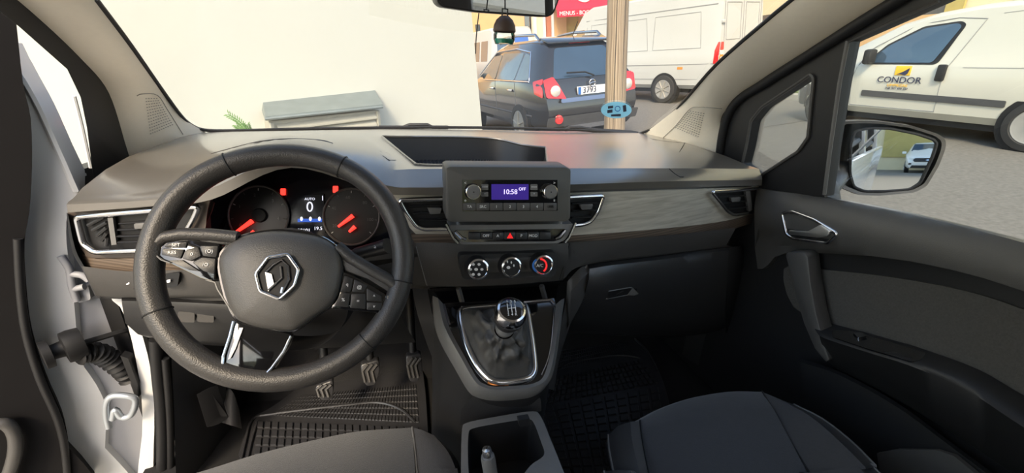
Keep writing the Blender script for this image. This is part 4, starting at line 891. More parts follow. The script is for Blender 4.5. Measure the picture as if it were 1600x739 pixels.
fin('headrest', box_bm((.42, -.68, 1.47), (.26, .09, .18), None, .035), m_fab, ps)
dsr = root('car_seat', (-.42, .3, .42), 'dark driver seat cushion in front of the steering wheel', 'car seat', 'front seats')
c1 = zrow([(270, 750, .765), (330, 732, .768), (400, 710, .772), (480, 690, .775), (560, 674, .776), (644, 668, .775)])
c0 = [p+V((0, .018, -.02)) for p in c1]; cm = [p+V((0, .02, -.12)) for p in c1]
bk1 = [V((p.x, -.34, .745)) for p in c1]; m1 = [p.lerp(q, .2)+V((0, 0, .006)) for p, q in zip(c1, bk1)]
fin('seat_cushion', grid_bm([cm, c0, c1, m1, bk1]), m_fab, dsr, angle=70)
rbz = [zrow(r_) for r_ in ([(644, 668, .775), (648, 700, .772), (652, 745, .77), (658, 800, .77)], [(660, 672, .785), (676, 700, .788), (690, 745, .79), (700, 800, .79)], [(678, 680, .780), (700, 706, .785), (716, 745, .785), (728, 800, .785)], [(690, 690, .765), (712, 715, .765), (724, 750, .765), (738, 800, .765)], [(694, 702, .70), (716, 728, .70), (726, 760, .70), (738, 810, .70)])]
fin('side_bolster', grid_bm(rbz[:3]), m_fabd, dsr, angle=80); fin('side_bolster', grid_bm(rbz[2:]), m_vinyl, dsr, angle=80)
tube('seat_seam', [p+V((0, 0, .0015)) for p in rbz[0]], .0016, m_mid, dsr, 5)
box('seat_base', (-.42, .28, .56), (.44, .40, .26), m_plast2, dsr, bevel=.03)
fin('seat_back', prism_bm([V((-x, -.32-.25*t, z)) for x, z, t in ((.17, .74, 0), (.67, .74, 0), (.66, 1.15, .7), (.62, 1.36, 1), (.22, 1.36, 1), (.18, 1.15, .7))], (0, -.11, 0), .03), m_fab, dsr)
fin('headrest', box_bm((-.42, -.68, 1.47), (.26, .09, .18), None, .035), m_fab, dsr)
# ================================================================ THE STREET (leans 6.5 degrees: the car stands with two wheels on the pavement)
TL_ = rad(6.5); UPS = V((-math.sin(TL_), 0, math.cos(TL_))); XS = V((math.cos(TL_), 0, math.sin(TL_))); OS = CAM-UPS*1.55
SM = Matrix(((XS.x, 0, UPS.x, OS.x), (XS.y, 1, UPS.y, OS.y), (XS.z, 0, UPS.z, OS.z), (0, 0, 0, 1)))
def sroot(name, x, y, z, heading, label, cat, group=None, kind=None):
    o = root(name, (0, 0, 0), label, cat, group, kind, world=False)
    o.matrix_world = SM @ Matrix.Translation((x, y, z)) @ Matrix.Rotation(rad(heading), 4, 'Z'); return o
def W3(x, y, z): return OS+XS*x+V((0, y, 0))+UPS*z
SMI = SM.inverted()
def slocal(P): return SMI @ P
SG = SPL(UPS, OS)
m_asph = M('asphalt', (.160, .15, .132), .85, nscale=26, namt=.42, bump=.6, bscale=60)
m_conc = M('pavement concrete', (.42, .40, .36), .85, nscale=6, namt=.12, bump=.3, bscale=60)
m_wallw = M('white render wall', (.53, .54, .485), .9, nscale=2.2, namt=.03, bump=.5, bscale=14)
def flat(name, x0, x1, y0, y1, z, mat, label, thick=.3, cat='ground'):
    o = fin(name, prism_bm([W3(x0, y0, z), W3(x1, y0, z), W3(x1, y1, z), W3(x0, y1, z)], -UPS*thick), mat, None, False); tag(o, label, cat, kind='structure'); return o
flat('road', -30, 60, -60, 60, 0, m_asph, 'grey asphalt street between the parked vehicles')
flat('pavement', 9.6, 16, -40, 60, .13, m_conc, 'pale raised pavement across the street', .2)
flat('kerb_pavement', -9, -.45, -30, 30, .12, m_conc, 'pale pavement beside the driver door', .2)
flat('verge', 9.9, 11.2, 6, 30, .15, M('grass verge', (.16, .22, .06), .9, nscale=14, namt=.4, bump=.8, bscale=40), 'strip of green grass on the far pavement', .05)
# wall with its meter box
e0 = slocal(P3((745, 110, 4.4))); wd = V((-.93, -.37, 0)).normalized(); wn = V((.37, -.93, 0)).normalized()
def wpt(s, z, off=0): q = V((e0.x, e0.y, 0))+wd*s+wn*off; return W3(q.x, q.y, z)
wl_o = fin('wall_front', prism_bm([wpt(0, -.2), wpt(9, -.2), wpt(9, 5.5), wpt(0, 5.5)], (wpt(0, 0, -2.5)-wpt(0, 0))), m_wallw, None, False)
tag(wl_o, 'white rendered house wall ahead of the windscreen', 'wall', kind='structure')
WN_ = (wpt(0, 0, 1)-wpt(0, 0)).normalized()
def WL(off): return SPL(WN_, wpt(0, 0, off))
mb = root('meter_box', WL(.1)(505, 230), 'grey metal meter box with sloping lid and louvres on the white wall', 'meter box')
m_gal = M('galvanised sheet', (.20, .235, .23), .5, .25, nscale=9, namt=.18); m_galb = M('cream louvre paint', (.36, .355, .30), .6, nscale=8, namt=.06)
lid = [WL(.0)(411, 160), WL(.0)(586, 141), WL(.26)(598, 163), WL(.26)(414, 182)]
fin('box_lid', prism_bm(lid, UPS*-.02), m_gal, mb, False)
tube('lid_lip', [WL(.26)(414, 186), WL(.26)(598, 167)], .012, m_gal, mb, 6)
fin('lid_end', prism_bm([lid[0], lid[3], WL(.26)(414, 188), WL(0)(409, 172)], XS*.01), m_gal, mb, False)
fin('box_body', prism_bm([WL(.2)(420, 190), WL(.2)(592, 172), WL(.2)(600, 260), WL(.2)(428, 270)], -WN_*.2), m_galb, mb, False)
for k in range(9): 
    a, b = WL(.2)(432, 196+k*11.5), WL(.2)(586, 178+k*11.5)
    fin('louvre', prism_bm([a, b, b+WN_*.035-UPS*.035, a+WN_*.035-UPS*.035], UPS*.012), m_galb, mb, False)
for a, b in (((424, 192), (431, 268)), ((590, 174), (598, 260))): tube('box_edge', [WL(.22)(*a), WL(.22)(*b)], .016, m_galb, mb, 4)
# sprig of leaves in front of the wall
pt = root('plant_sprig', P3((385, 215, 2.9)), 'green leafy plant sprig against the white wall', 'plant')
m_leaf = M('leaf green', (.10, .22, .05), .6, nscale=30, namt=.3)
for si, stem in enumerate(([(392, 216), (385, 203), (374, 190), (357, 179)], [(386, 215), (380, 204), (370, 196)], [(396, 216), (391, 208), (386, 196)])):
    pts = cr([P3((x, y, 2.9+si*.03)) for x, y in stem], 5); tube('stem', pts, .004, m_leaf, pt, 5)
    for k in range(3, len(pts), 1):
        for sgn in (-1, 1):
            d = (pts[k]-pts[k-1]).normalized(); sd_ = V((d.z, 0, -d.x))*sgn; c_ = pts[k]; t_ = c_+(sd_*.8+d*.6).normalized()*.030; w_ = d*.006
            bm = bmesh.new(); vs = [bm.verts.new(p) for p in (c_, c_.lerp(t_, .5)+w_+V((0, .004, 0)), t_, c_.lerp(t_, .5)-w_+V((0, -.004, 0)))]; bm.faces.new(vs); fin('leaf', bm, m_leaf, pt, False)
# wooden pole
pb = slocal(SPL((0, 1, 0), (0, 5.2, 0))(960, 200))
po = sroot('wooden_pole', pb.x, pb.y, 0, 0, 'weathered wooden utility pole standing beside the dark car', 'pole')
m_pole = wave_mix(M('weathered pole wood', (.3, .24, .16), .85, bump=.8, bscale=60), (.20, .15, .10), (.40, .32, .22), 1.6, 'X', 9, 5, stretch=(9, 9, .5))
fin('pole_shaft', lathe_bm((0, 0, 0), (0, 0, 1), [(.138, -.1), (.136, .6), (.129, 1.5), (.12, 3), (.11, 6.5), (.001, 6.5)], 20), m_pole, po)
for a in (-2.2, -1.4): fin('drying_crack', tube_bm([(math.cos(a)*.134, math.sin(a)*.134, .3), (math.cos(a+.05)*.126, math.sin(a+.05)*.126, 2.0), (math.cos(a)*.12, math.sin(a)*.12, 3)], .004, 5), m_black, po)

# ---------------------------------------------------------------- vehicles
class Veh:
    """a car body lofted from upright sections; local frame x right, y forward, z up, rear axle at the origin."""
    def __init__(s, st): s.st = st; s.fr = (0, .04, .35, .62, .66, .82, .965, 1.0)
    def sec(s, S):
        y, zb, zs, zr, wb, ws, wr = S
        yy = (lambda z: y) if not isinstance(y, (list, tuple)) else (lambda z: s.lerp(y, z))
        pts = [(0, zb), (wb*.9, zb), (wb, zb+.10), ((wb+ws)/2+.008, (zb+zs)*.5), (ws, zs), (ws-.012, zs+.03*(zr-zs)), (ws+(wr-ws)*.55, zs+.5*(zr-zs)), (wr, zr-.07*min(1, (zr-zs)*2)), (wr-.09, zr-.012), (0, zr+.015)]
        return [V((x, yy(z), z)) for x, z in pts]
    @staticmethod
    def lerp(pl, z):
        if z <= pl[0][0]: return pl[0][1]
        for (z0, y0), (z1, y1) in zip(pl, pl[1:]):
            if z <= z1: return y0+(y1-y0)*(z-z0)/(z1-z0)
        return pl[-1][1]
    def build(s, mat, par, name='car_body'):
        S = [s.sec(q) for q in s.st]; rows = []
        for q in S: rows.append([V((-p.x, p.y, p.z)) for p in q]+[p for p in reversed(q[1:-1])])
        bm = grid_bm(rows, True); bm.verts.ensure_lookup_table(); n = len(rows[0])
        for base in (0, (len(rows)-1)*n):
            R_ = [bm.verts[base+k] for k in range(n)]; h = n//2
            for k in range(h):
                a, b, c, d = R_[k], R_[k+1], R_[(n-k-1) % n], R_[(n-k) % n]
                u = [];  [u.append(v) for v in (a, b, c, d) if v not in u]
                if len(u) > 2:
                    try: bm.faces.new(u)
                    except ValueError: pass
        s.S = S
        return fin(name, bm, mat, par, True, None, 35)
    def hw(s, y, z):
        # half width of the side at y, z
        ys = []
        for q in s.S:
            side = q[1:9]
            for a, b in zip(side, side[1:]):
                if a.z <= z <= b.z and b.z > a.z:
                    t = (z-a.z)/(b.z-a.z); ys.append((a.y+(b.y-a.y)*t, a.x+(b.x-a.x)*t)); break
        ys.sort()
        if not ys: return .8
        if y <= ys[0][0]: return ys[0][1]
        for (y0, x0), (y1, x1) in zip(ys, ys[1:]):
            if y <= y1: return x0+(x1-x0)*(y-y0)/(y1-y0) if y1 > y0 else x1
        return ys[-1][1]
    def side(s, sgn=-1, eps=.006): return lambda y, z: V((sgn*(s.hw(y, z)+eps), y, z))
    def sp(s, name, poly, mat, par, sgn=-1, eps=.006, res=.18, r=.05, thick=.012, label=None):
        return patch(name, rnd(poly, r, 3), s.side(sgn, eps), mat, par, res=res, thick=thick, back=(-sgn, 0, 0), label=label)
    def line(s, pts, mat, par, name='panel_seam', r=.006, sgn=-1, eps=.0, closed=False):
        d = []
        P_ = list(pts)+([pts[0]] if closed else [])
        for a, b in zip(P_, P_[1:]):
            for k in range(5): d.append((a[0]+(b[0]-a[0])*k/5, a[1]+(b[1]-a[1])*k/5))
        if not closed: d.append(P_[-1])
        return tube(name, [s.side(sgn, eps)(*p) for p in d], r, mat, par, 5, closed)
    def rear(s, eps=.008):
        y = s.st[0][0]; f = (lambda z: y) if not isinstance(y, (list, tuple)) else (lambda z: s.lerp(y, z))
        return lambda x, z: V((x, f(z)-eps, z))
    def front(s, eps=.008):
        y = s.st[-1][0]; f = (lambda z: y) if not isinstance(y, (list, tuple)) else (lambda z: s.lerp(y, z))
        return lambda x, z: V((x, f(z)+eps, z))
    def ep(s, name, poly, mat, par, end='rear', eps=.008, r=.03, thick=.012, label=None):
        return patch(name, rnd(poly, r, 3), (s.rear if end == 'rear' else s.front)(eps), mat, par, res=.15, thick=thick, back=(0, 1 if end == 'rear' else -1, 0), label=label)
m_tyre = M('tyre rubber', (.03, .03, .03), .8, nscale=40); m_rim = M('wheel rim metal', (.45, .42, .36), .4, .5, nscale=10); m_cap = M('grey wheel cover', (.38, .37, .35), .5, .3, nscale=10)
m_dglass = M('dark car window', (.03, .06, .10), .05, spec=.8, coat=1, nscale=2, namt=.3)
m_bpaint = M('dark metallic paint', (.022, .022, .024), .22, .2, coat=1, nscale=2, namt=.1)
m_vwhite = M('van white paint', (.54, .54, .505), .4, coat=.3, nscale=1.2, namt=.04); m_vcream = M('cream van paint', (.58, .56, .48), .35, coat=.4, nscale=1.2, namt=.04)
m_seamg = M('grey seam', (.30, .30, .29), .8, nscale=10); m_tail = M('tail lamp red', (.62, .03, .03), .15, coat=1, nscale=8); m_amb = M('amber lamp', (.75, .28, .04), .2, coat=1, nscale=8); m_lens = M('clear lens', (.75, .72, .66), .1, coat=1, nscale=8)
m_bump = M('grey bumper plastic', (.07, .07, .072), .6, nscale=10); m_yel = M('yellow print', (.85, .50, .03), .5, nscale=10); m_navy = M('dark blue print', (.03, .035, .08), .5, nscale=10)
def wheel(par, x, y, R_, w, sgn, spokes=5, mat=None, arch=True, hub=False, archr=1.17):
    ax = V((sgn, 0, 0)); c = V((x, y, R_))
    if arch: fin('wheel_arch', lathe_bm(c-ax*.12, ax, [(R_*archr, 0), (R_*archr, .165), (.001, .165)], 28), m_black, par)
    t = fin('tyre', lathe_bm(c-ax*.1, ax, [(R_*.6, 0), (R_*.95, .0), (R_, .04), (R_, .14), (R_*.95, .175), (R_*.72, .185), (R_*.68, .17), (.001, .165)], 32), m_tyre, par)
    rim_ = fin('wheel_rim', lathe_bm(c-ax*.1, ax, [(R_*.69, .17), (R_*.66, .178), (R_*.60, .150 if not hub else .172), (.001, .152 if not hub else .176)], 28), m_cap if hub else m_bump, t)
    for k in range(spokes):
        a = 2*PI*k/spokes+.3; d = V((0, math.cos(a), math.sin(a)))
        fin('spoke', tube_bm([c+ax*.078+d*R_*.12, c+ax*.078+d*R_*.62], R_*(.14 if not hub else .06), 6, False, .4), mat or m_rim, rim_)
    fin('hub_cap', lathe_bm(c-ax*.1, ax, [(R_*.17, .16), (R_*.15, .19), (.001, .195)], 16), mat or m_rim, rim_)
m_lglass = M('pale car window', (.17, .21, .21), .08, coat=.3, nscale=2, namt=.3)  # opaque pane; the bright street seen through it is put into the colour
# --- dark SUV
a_ = slocal(SG(824, 225)); H1 = 7.4
hd = rad(H1); ox = a_.x+math.cos(hd)*.80; oy = a_.y+math.sin(hd)*.80
sv = sroot('dark_suv', ox, oy, 0, H1, 'black SUV with roof rails and red tail lamps parked ahead', 'car')
v = Veh([([(.30, -.86), (.55, -.96), (.78, -.95), (.88, -.88), (1.06, -.84), (1.62, -.46), (1.70, -.40)], .32, 1.04, 1.66, .80, .85, .56),
         ([(.30, -.70), (.55, -.80), (1.06, -.70), (1.62, -.30)], .30, 1.05, 1.70, .90, .91, .62), (0.0, .30, 1.06, 1.72, .91, .925, .65), (1.0, .30, 1.06, 1.73, .91, .925, .66),
         ([(.3, 1.9), (1.05, 1.75), (1.65, 1.6)], .30, 1.03, 1.66, .91, .92, .63), ([(.3, 2.6), (1.1, 2.5)], .30, .98, 1.12, .90, .90, .72), (3.35, .32, .86, 1.0, .86, .86, .66), (3.6, .36, .6, .74, .70, .70, .5)])
v.build(m_bpaint, sv)
v.sp('side_window', [(2.15, 1.10), (1.15, 1.10), (1.15, 1.52), (1.6, 1.50)], m_lglass, sv); v.sp('side_window', [(1.08, 1.10), (.20, 1.10), (.12, 1.53), (1.08, 1.54)], m_lglass, sv); v.sp('side_window', [(.13, 1.10), (-.36, 1.12), (-.12, 1.49), (.06, 1.52)], m_lglass, sv)
v.line([(2.3, 1.07), (-.42, 1.09), (-.30, 1.28), (-.12, 1.53), (.5, 1.60), (1.6, 1.57), (2.2, 1.15)], m_chrome, sv, 'chrome_strip', .014, eps=.006)
for y in (1.12, .15): v.line([(y, .5), (y, 1.06)], m_seamg, sv)
v.line([(2.3, .55), (-.5, .55)], m_bump, sv, 'side_moulding', .02)
for y in (1.28, .34): box('door_handle', (-(v.hw(y, .93)+.02), y, .93), (.03, .2, .04), m_chrome, sv, bevel=.012)
for sgn in (-1, 1):
    tube('roof_rail', [V((sgn*.60, y, z)) for y, z in ((-.25, 1.70), (-.1, 1.79), (.7, 1.82), (1.3, 1.80), (1.5, 1.72))], .024, m_chromed, sv, 8)
    wheel(sv, sgn*.875, 0, .36, .2, sgn, 5, m_rim, hub=True); wheel(sv, sgn*.875, 2.70, .36, .2, sgn, 5, m_rim, hub=True)
    t = v.ep('tail_lamp', [(sgn*.50, .82), (sgn*.84, .86), (sgn*.85, 1.12), (sgn*.66, 1.16), (sgn*.58, 1.0)], m_tail, sv, eps=.03)
    fin('lamp_lens', lathe_bm(V((sgn*.68, -.905, .95)), (0, -1, 0), [(.085, 0), (.085, .02), (.07, .035), (.001, .045)], 20), m_lens, t)
    v.sp('tail_lamp', [(-.86, .86), (-.68, .92), (-.60, 1.10), (-.78, 1.14)], m_tail, sv, sgn, .03, r=.02)
    fin('reflector', lathe_bm(V((sgn*.66, -.965, .52)), (0, -1, 0), [(.075, 0), (.07, .02), (.001, .026)], 18), m_tail, sv)
rg = v.ep('rear_window', [(-.66, 1.12), (.66, 1.12), (.47, 1.57), (-.47, 1.57)], m_dglass, sv, eps=.012, r=.06)
v.ep('spoiler_lamp', [(-.2, 1.625), (.2, 1.625), (.19, 1.655), (-.19, 1.655)], m_tail, sv, eps=.05)
fin('rear_spoiler', prism_bm([V((x, y, z)) for x, y, z in ((-.58, -.52, 1.63), (.58, -.52, 1.63), (.60, -.25, 1.71), (-.60, -.25, 1.71))], (0, 0, .03), .012), m_bpaint, sv)
tube('rear_wiper', [V((.05, -.87, 1.13)), V((-.1, -.84, 1.19)), V((-.42, -.82, 1.2))], .014, m_black, sv, 6)
v.ep('chrome_bar', [(-.62, .77), (.62, .77), (.60, .83), (-.60, .83)], m_chromed, sv, eps=.03); v.ep('bumper', [(-.86, .40), (.86, .40), (.86, .56), (-.86, .56)], m_bump, sv, eps=.03)
pt_ = v.ep('number_plate', [(-.28, .86), (.28, .86), (.28, .98), (-.28, .98)], m_white, sv, eps=.035, r=.01)
me = text_mesh('3793', .13, .002); me.transform(Matrix.Translation((-.07, -.935, .92)) @ Matrix.Rotation(PI/2, 4, 'X')); link('plate_number', me, m_navy, pt_, False)
fin('plate_strip', box_bm((-.255, -.93, .92), (.045, .012, .11)), m_blued, pt_, False)
fin('badge', tube_bm([V((.0+.055*math.cos(a), -.90, 1.02+.055*math.sin(a))) for a in [k*PI/9 for k in range(18)]], .008, 6, True), m_chrome, sv)
tube('badge_bar', [V((-.06, -.905, 1.01)), V((.01, -.905, 1.03)), V((.06, -.905, 1.025))], .007, m_chrome, sv, 5)
tube('aerial', [V((.1, -.1, 1.73)), V((.1, -.28, 1.95))], .006, m_black, sv, 5)
fin('exhaust_trim', prism_bm([V((x, -.95, z)) for x, z in ((-.5, .33), (.5, .33), (.45, .40), (-.45, .40))], (0, .05, 0)), m_chromed, sv, False)
# --- tall white van
a_ = slocal(SG(1040, 160)); H2 = 19; hd = rad(H2); ox = a_.x+math.cos(hd)*.82; oy = a_.y+math.sin(hd)*.82
wv = sroot('panel_van', ox, oy, 0, H2, 'tall white panel van with blank side panels parked behind the pole', 'van')
v = Veh([([(.4, -1.50), (1.2, -1.50), (2.6, -1.38)], .40, 1.15, 2.60, .92, .95, .84), (-1.3, .38, 1.15, 2.66, .95, .97, .87), (0, .38, 1.15, 2.68, .95, .97, .87), (2.9, .38, 1.15, 2.66, .95, .97, .87), ([(.4, 3.6), (1.2, 3.5), (2.5, 3.25)], .38, 1.12, 2.56, .95, .96, .84),
         ([(.4, 4.5), (1.3, 4.35)], .38, 1.05, 1.42, .93, .92, .80), (4.95, .40, .9, 1.12, .88, .88, .7), (5.1, .42, .6, .8, .75, .75, .6)])
v.build(m_vwhite, wv)
for a, b in ((-1.0, .45), (.62, 2.0)): v.line([(a, 1.35), (b, 1.35), (b, 2.15), (a+.12, 2.15)], m_seamg, wv, 'pressed_panel', .008, closed=True)
v.line([(2.15, 1.35), (2.85, 1.35), (2.85, 2.15), (2.15, 2.15)], m_seamg, wv, 'pressed_panel', .008, closed=True)
v.line([(-1.4, .98), (3.4, .98)], m_seamg, wv, 'body_crease', .012); v.line([(-1.4, .62), (3.4, .62)], m_seamg, wv, 'body_crease', .01); v.line([(-1.3, 2.28), (3.1, 2.28)], m_seamg, wv, 'roof_seam', .012)
for y in (3.05,): v.line([(y, .5), (y, 2.1)], m_seamg, wv)
v.sp('side_window', [(3.95, 1.42), (3.2, 1.42), (3.15, 2.05), (3.45, 2.05)], M('window with painted amber reflection', (.35, .2, .08), .1, coat=1, nscale=2), wv)  # amber base colour paints a reflection onto the glass
for y in (-.55, 1.35): v.sp('side_marker', [(y, .86), (y+.16, .86), (y+.16, .92), (y, .92)], m_amb, wv, r=.01)
for sgn in (-1, 1):
    wheel(wv, sgn*.925, 0, .36, .2, sgn, 8, m_rim, hub=True); wheel(wv, sgn*.925, 3.55, .36, .2, sgn, 8, m_rim, hub=True)
    v.ep('tail_lamp', [(sgn*.80, .98), (sgn*.94, .98), (sgn*.93, 1.18), (sgn*.80, 1.18)], m_amb, wv, eps=.02); v.ep('tail_lamp', [(sgn*.80, 1.18), (sgn*.93, 1.18), (sgn*.92, 1.28), (sgn*.80, 1.28)], m_lens, wv, eps=.02); v.ep('tail_lamp', [(sgn*.80, 1.28), (sgn*.92, 1.28), (sgn*.89, 1.46), (sgn*.80, 1.46)], m_tail, wv, eps=.02)
    v.sp('tail_lamp', [(-1.5, .98), (-1.38, .98), (-1.38, 1.28), (-1.44, 1.46), (-1.48, 1.46)], m_tail, wv, sgn, .012, r=.02)
for x in (-.78, 0, .78): tube('door_seam', [v.rear(.004)(x, z) for z in (.5, 1.0, 1.6, 2.2, 2.5)], .008, m_seamg, wv, 5)
for x0, x1 in ((-.7, -.1), (.1, .7)): tube('pressed_panel', [v.rear(.004)(*p) for p in ((x0, 1.5), (x1, 1.5), (x1, 2.3), (x0, 2.3))], .008, m_seamg, wv, 5, True)
box('door_hinge', (-.86, -1.47, 1.9), (.10, .05, .07), m_vwhite, wv, bevel=.01); box('door_hinge', (-.87, -1.5, 1.1), (.10, .05, .07), m_vwhite, wv, bevel=.01)
v.ep('rear_marker', [(-.65, 2.45), (-.55, 2.45), (-.55, 2.51), (-.65, 2.51)], m_amb, wv, r=.01)
fin('step_bumper', box_bm((0, -1.54, .45), (1.8, .12, .16), None, .03), m_bump, wv); fin('underbody', box_bm((0, 1.8, .34), (1.5, 5.6, .14)), m_black, wv, False)
# --- small white delivery van with lettering
a_ = slocal(SG(1608, 236)); H3 = 1.0
cv = sroot('delivery_van', a_.x+.74, a_.y, 0, H3, 'small white delivery van with a yellow logo on its door', 'van')
v = Veh([([(.3, -.78), (1.0, -.76), (1.65, -.62)], .30, .95, 1.68, .80, .83, .66), (-.5, .26, .98, 1.73, .84, .858, .70), (.4, .26, .98, 1.745, .84, .858, .71), (1.0, .26, .98, 1.735, .84, .858, .70), ([(.3, 1.6), (1.0, 1.6), (1.68, 1.5)], .26, .98, 1.68, .84, .856, .68),
         ([(.3, 2.1), (1.0, 2.15), (1.5, 1.95)], .26, .98, 1.57, .84, .85, .66), ([(.3, 2.75), (1.1, 2.65)], .26, .95, 1.24, .83, .84, .62), ([(.3, 3.2), (1.0, 3.12)], .26, .84, 1.02, .80, .80, .58), ([(.3, 3.45), (.7, 3.43), (.85, 3.35)], .28, .6, .82, .68, .70, .5)])
v.build(m_vcream, cv)
v.sp('door_window', [(2.20, 1.03), (1.28, 1.03), (1.12, 1.48), (1.18, 1.52), (1.58, 1.48), (1.96, 1.27)], m_dglass, cv, r=.04, eps=.014)
v.sp('window_seal', [(2.24, 1.005), (1.26, 1.005), (1.21, 1.03), (1.08, 1.50), (1.16, 1.545), (1.60, 1.505), (2.0, 1.285)], m_seal, cv, eps=.008, r=.04)
v.line([(1.08, .38), (1.1, .9), (.98, 1.25), (.88, 1.55), (1.2, 1.585), (1.7, 1.53), (2.26, 1.2), (2.36, .8), (2.3, .38)], m_seamg, cv, 'door_seam', .007, closed=True)
v.line([(.74, 1.6), (-.3, 1.66)], m_seamg, cv, 'door_seam', .004); v.line([(-.65, .97), (.9, .97)], m_seamg, cv, 'body_crease', .004); v.line([(-.35, 1.05), (-.5, .7)], m_seamg, cv, 'body_crease', .003)
v.sp('side_strip', [(2.14, .53), (.34, .50), (.34, .585), (2.14, .62)], m_bump, cv, eps=.016, r=.02)
fin('door_handle', box_bm((-(v.hw(1.12, .9)+.02), 1.12, .90), (.05, .11, .22), None, .022), m_black, cv)
mr = fin('wing_mirror', box_bm((-(v.hw(2.1, 1.1)+.10), 2.12, 1.12), (.16, .12, .22), None, .035), m_black, cv)
for sgn in (-1, 1): wheel(cv, sgn*.81, 0, .31, .18, sgn, 0, m_cap, True, True, 1.2); wheel(cv, sgn*.81, 2.74, .31, .18, sgn, 0, m_cap, True, True, 1.2)
fin('front_bumper', grid_bm([[V((x, 3.47-.35*x*x*1.3, z)) for x in (-.86, -.7, -.4, 0, .4, .7, .86)] for z in (.25, .45, .66)]), m_bump, cv)
v.sp('bumper_corner', [(3.42, .28), (3.1, .28), (3.1, .66), (3.36, .68)], m_bump, cv, eps=.02, r=.03)
v.sp('head_lamp', [(3.25, .72), (2.97, .80), (2.95, .95), (3.12, .90)], m_lens, cv, eps=.015, r=.03); v.sp('side_marker', [(2.42, .93), (2.52, .93), (2.52, .97), (2.42, .97)], m_bump, cv, r=.01)
def side_text(s, y, z, h, mat, par, sx=1):
    me = text_mesh(s, h, .002); sf = v.side(-1, .010)
    o_ = sf(y, z); ux = (sf(y-.1, z)-sf(y+.1, z)).normalized(); uy = (sf(y, z+.05)-sf(y, z-.05)); uy = (uy-ux*uy.dot(ux)).normalized(); uz = ux.cross(uy)
    me.transform(Matrix.Translation(o_) @ Matrix((ux, uy, uz)).transposed().to_4x4() @ Matrix.Diagonal((sx, 1, 1, 1))); link('lettering', me, mat, par, False)
lg = v.sp('door_logo', [(1.72, .855), (1.51, .855), (1.51, .985), (1.72, .985)], m_yel, cv, eps=.008, r=.004)
v.sp('logo_shape', [(1.69, .865), (1.60, .91), (1.525, .96), (1.54, .88), (1.57, .855), (1.64, .87)], m_navy, lg, eps=.013, r=.01, res=None)
side_text('CONDOR', 1.64, .785, .125, m_navy, cv, 1.1); side_text('LIMPIEZAS', 1.64, .71, .05, m_yel, cv, 1.25); side_text('Telf. 971 470 337', 1.64, .665, .04, m_navy, cv, 1.1)
fin('underbody', box_bm((0, 1.2, .22), (1.4, 3.4, .1)), m_black, cv, False)
# --- far van
q = slocal(P3((790, 100, 17.5)))
fv = sroot('parked_van', q.x, q.y, 0, 6, 'white van with blue panel on its rear doors, far beyond the dark car', 'van')
v = Veh([([(.4, -1.0), (1.3, -1.0), (2.35, -.86)], .40, 1.2, 2.35, .92, .95, .76), (-.7, .38, 1.2, 2.42, .95, .97, .80), (2.6, .38, 1.2, 2.42, .95, .97, .80), ([(.4, 3.3), (2.3, 2.9)], .38, 1.2, 2.3, .95, .96, .78), (4.2, .4, .95, 1.2, .85, .85, .7)])
v.build(m_vwhite, fv)
for x0, x1 in ((-.66, -.08), (.08, .66)): v.ep('rear_window', [(x0, 1.3), (x1, 1.3), (x1*.94, 2.05), (x0*.94, 2.05)], m_dglass if x0 < 0 else M('blue sign film', (.06, .16, .5), .4, nscale=4), fv)
fin('round_mark', lathe_bm(v.rear(.012)(.45, 1.75), (0, -1, 0), [(.13, 0), (.12, .01), (.001, .011)], 16), m_white, fv)
for sgn in (-1, 1): v.ep('tail_lamp', [(sgn*.76, .9), (sgn*.93, .9), (sgn*.93, 1.35), (sgn*.76, 1.35)], m_tail, fv, eps=.02); wheel(fv, sgn*.86, 0, .34, .2, sgn, 0, m_cap, True, True)
tube('door_seam', [v.rear(.005)(0, z) for z in (.5, 1.3, 2.3)], .012, m_seamg, fv, 5)
v.sp('side_window', [(2.0, 1.3), (.4, 1.3), (.4, 2.0), (2.0, 2.0)], m_dglass, fv); v.sp('side_window', [(.2, 1.3), (-.6, 1.3), (-.6, 2.0), (.2, 2.0)], m_dglass, fv)
q = slocal(P3((743, 122, 17)))
bc = sroot('blue_car', q.x-1.0, q.y, 0, 4, 'blue car half hidden behind the white wall', 'car')
v = Veh([([(.3, -.8), (.8, -.85), (1.4, -.5)], .3, .85, 1.38, .78, .8, .55), (-.2, .28, .88, 1.45, .84, .85, .6), (1.2, .28, .88, 1.45, .84, .85, .6), (2.0, .28, .86, .98, .84, .84, .7), (2.9, .3, .6, .8, .7, .7, .5)])
v.build(M('blue paint', (.04, .10, .30), .25, coat=1, nscale=2), bc); v.ep('rear_window', [(-.5, .95), (.5, .95), (.42, 1.33), (-.42, 1.33)], m_dglass, bc)
for sgn in (-1, 1): wheel(bc, sgn*.76, 0, .31, .2, sgn, 5); wheel(bc, sgn*.76, 2.4, .31, .2, sgn, 5)
